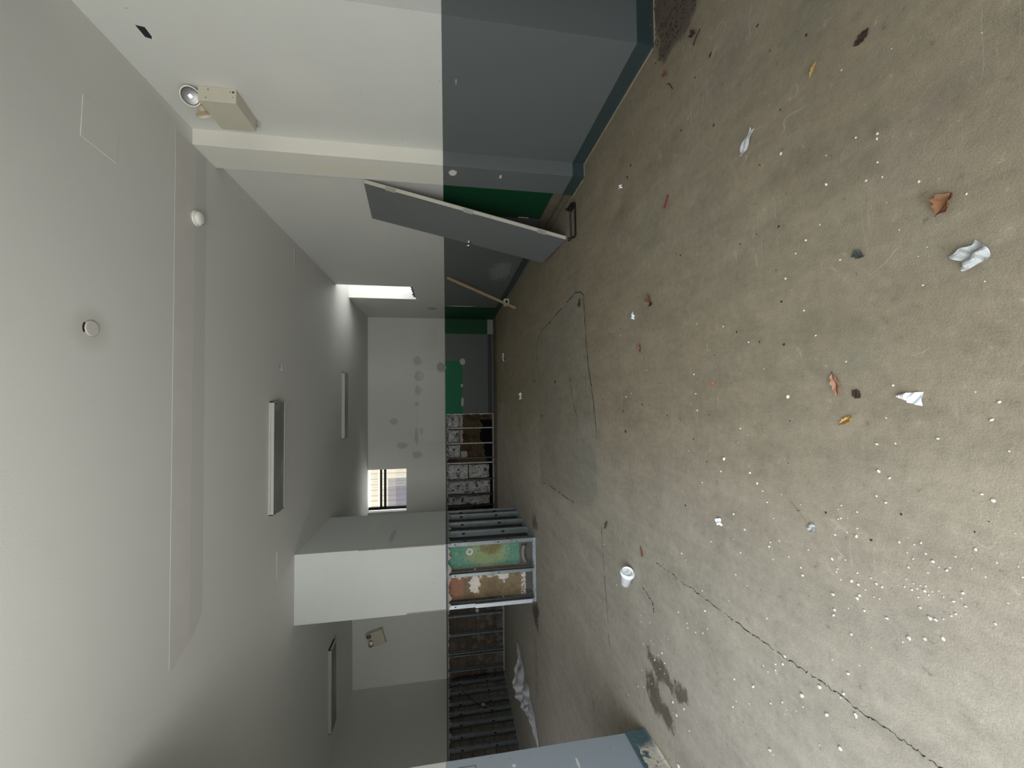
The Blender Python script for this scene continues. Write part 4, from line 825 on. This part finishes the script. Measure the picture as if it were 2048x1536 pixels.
for pts, lb in (([(1.755, 2.015, .004), (1.735, 1.985, .012), (1.690, 1.965, .006)], 'forked dark twig at the edge of the brown litter'), ([(1.80, 1.72, .004), (1.775, 1.745, .012), (1.765, 1.775, .005)], 'short curved twig sticking out of the brown litter')):
    tag(MB().tube(pts, .0028, 6).build('twig', M_leafdark), lb, 'twig')
# leaf litter pile
b = MB(); random.seed(11)
P_ = LITTER
for k in range(520):
    u = random.random(); v = random.random()
    x = 1.95+.50*random.random()**1.1; y = 1.72+.42*random.random()
    if y > YA-.02: continue
    a = random.uniform(0, 6.28); s = random.uniform(.003, .011); w = s*random.uniform(.25, .6); z = random.uniform(.001, .006)
    b.bm.faces.new([b.bm.verts.new((x+s*math.cos(a)*c1-w*math.sin(a)*c2, y+s*math.sin(a)*c1+w*math.cos(a)*c2, z*.5+random.uniform(0, .003))) for c1, c2 in ((-1, 0), (0, -1), (1, 0), (0, 1))])
tag(b.build('leaf_litter', M_leafdark), 'drift of dark brown leaf litter on the floor at the near right corner', 'leaf litter', kind='stuff')
# ------------------------------------------------------------ crumbs
def rock(name, mat, seed, sub=2):
    r = random.Random(seed); bm = bmesh.new(); bmesh.ops.create_icosphere(bm, subdivisions=sub, radius=.5)
    for v in bm.verts:
        k = 1+.22*math.sin(v.co.x*9+seed)*math.cos(v.co.y*8+seed*2)+r.uniform(-.07, .07); v.co *= k; v.co.z = max(v.co.z*.72, -.30)
    me = bpy.data.meshes.new(name); bm.to_mesh(me); bm.free(); me.materials.append(mat); return me
PM = [rock('plaster_crumb', M_peb, s) for s in range(5)]; DM = [rock('dark_crumb', M_crumb, s+20) for s in range(4)]
random.seed(21)
big = sorted(range(len(PEB)), key=lambda i: -PEB[i][2])
def scatter(L, meshes, name, label_f, cat, grp, sc, fl=1.0):
    for i, (x, y, s) in enumerate(L):
        o = bpy.data.objects.new(name, random.choice(meshes)); C.objects.link(o)
        s *= sc; e = random.uniform(.75, 1.3); o.scale = (s*e, s/e, s*fl*random.uniform(.8, 1.1)); o.rotation_euler = (0, 0, random.uniform(0, 6.28))
        o.location = (x, y, .30*o.scale[2]); tag(o, label_f(x, y, s), cat, grp)
def region(x, y, s):
    cd = min(math.hypot(x-a[0]-(b[0]-a[0])*k/4, y-a[1]-(b[1]-a[1])*k/4) for a, b in zip(CR[0], CR[0][1:]) for k in range(5))
    if y > 2.55: return 'on the floor beyond the paper cup'
    if x < -1.35 and 1.85 < y: return 'on or beside the dark dirt patch near the left wall end'
    if cd < .09: return 'right beside the long floor crack'
    if -1.05 < x < -.28 and .62 < y < 1.28: return 'in the dense crumb scatter at lower centre'
    if x < -.6 and y < 1.6: return 'between the long crack and the left near wall'
    if x < 0 and y < 1.25: return 'on the floor around the twig and white paper'
    if x < .1: return 'on the middle floor between cup and triangular scrap'
    if y < 1.3: return 'on the floor near the big curled leaf'
    return 'on the right half of the floor before the door'
def scatter2(L, meshes, name, adj, cat, grp, sc, fl=1.0):
    k = len(L)
    for x, y, s in L:
        rg = region(x, y, s)
        scatter([(x, y, s)], meshes, name, lambda *a: adj+' '+rg, cat, grp+' '+rg, sc, fl)
bigp = [q for q in PEB if q[2] > .0125]; smallp = [q for q in PEB if q[2] <= .0125]
scatter2(bigp, PM, 'plaster_crumb', 'larger white plaster lump', 'plaster crumb', 'larger plaster lumps', .85)
scatter2(smallp, PM, 'plaster_crumb', 'small white plaster crumb', 'plaster crumb', 'small plaster crumbs', .80)
scatter2(DRK, DM, 'dark_crumb', 'small dark dirt crumb', 'dirt crumb', 'dark dirt crumbs', .80, .35)
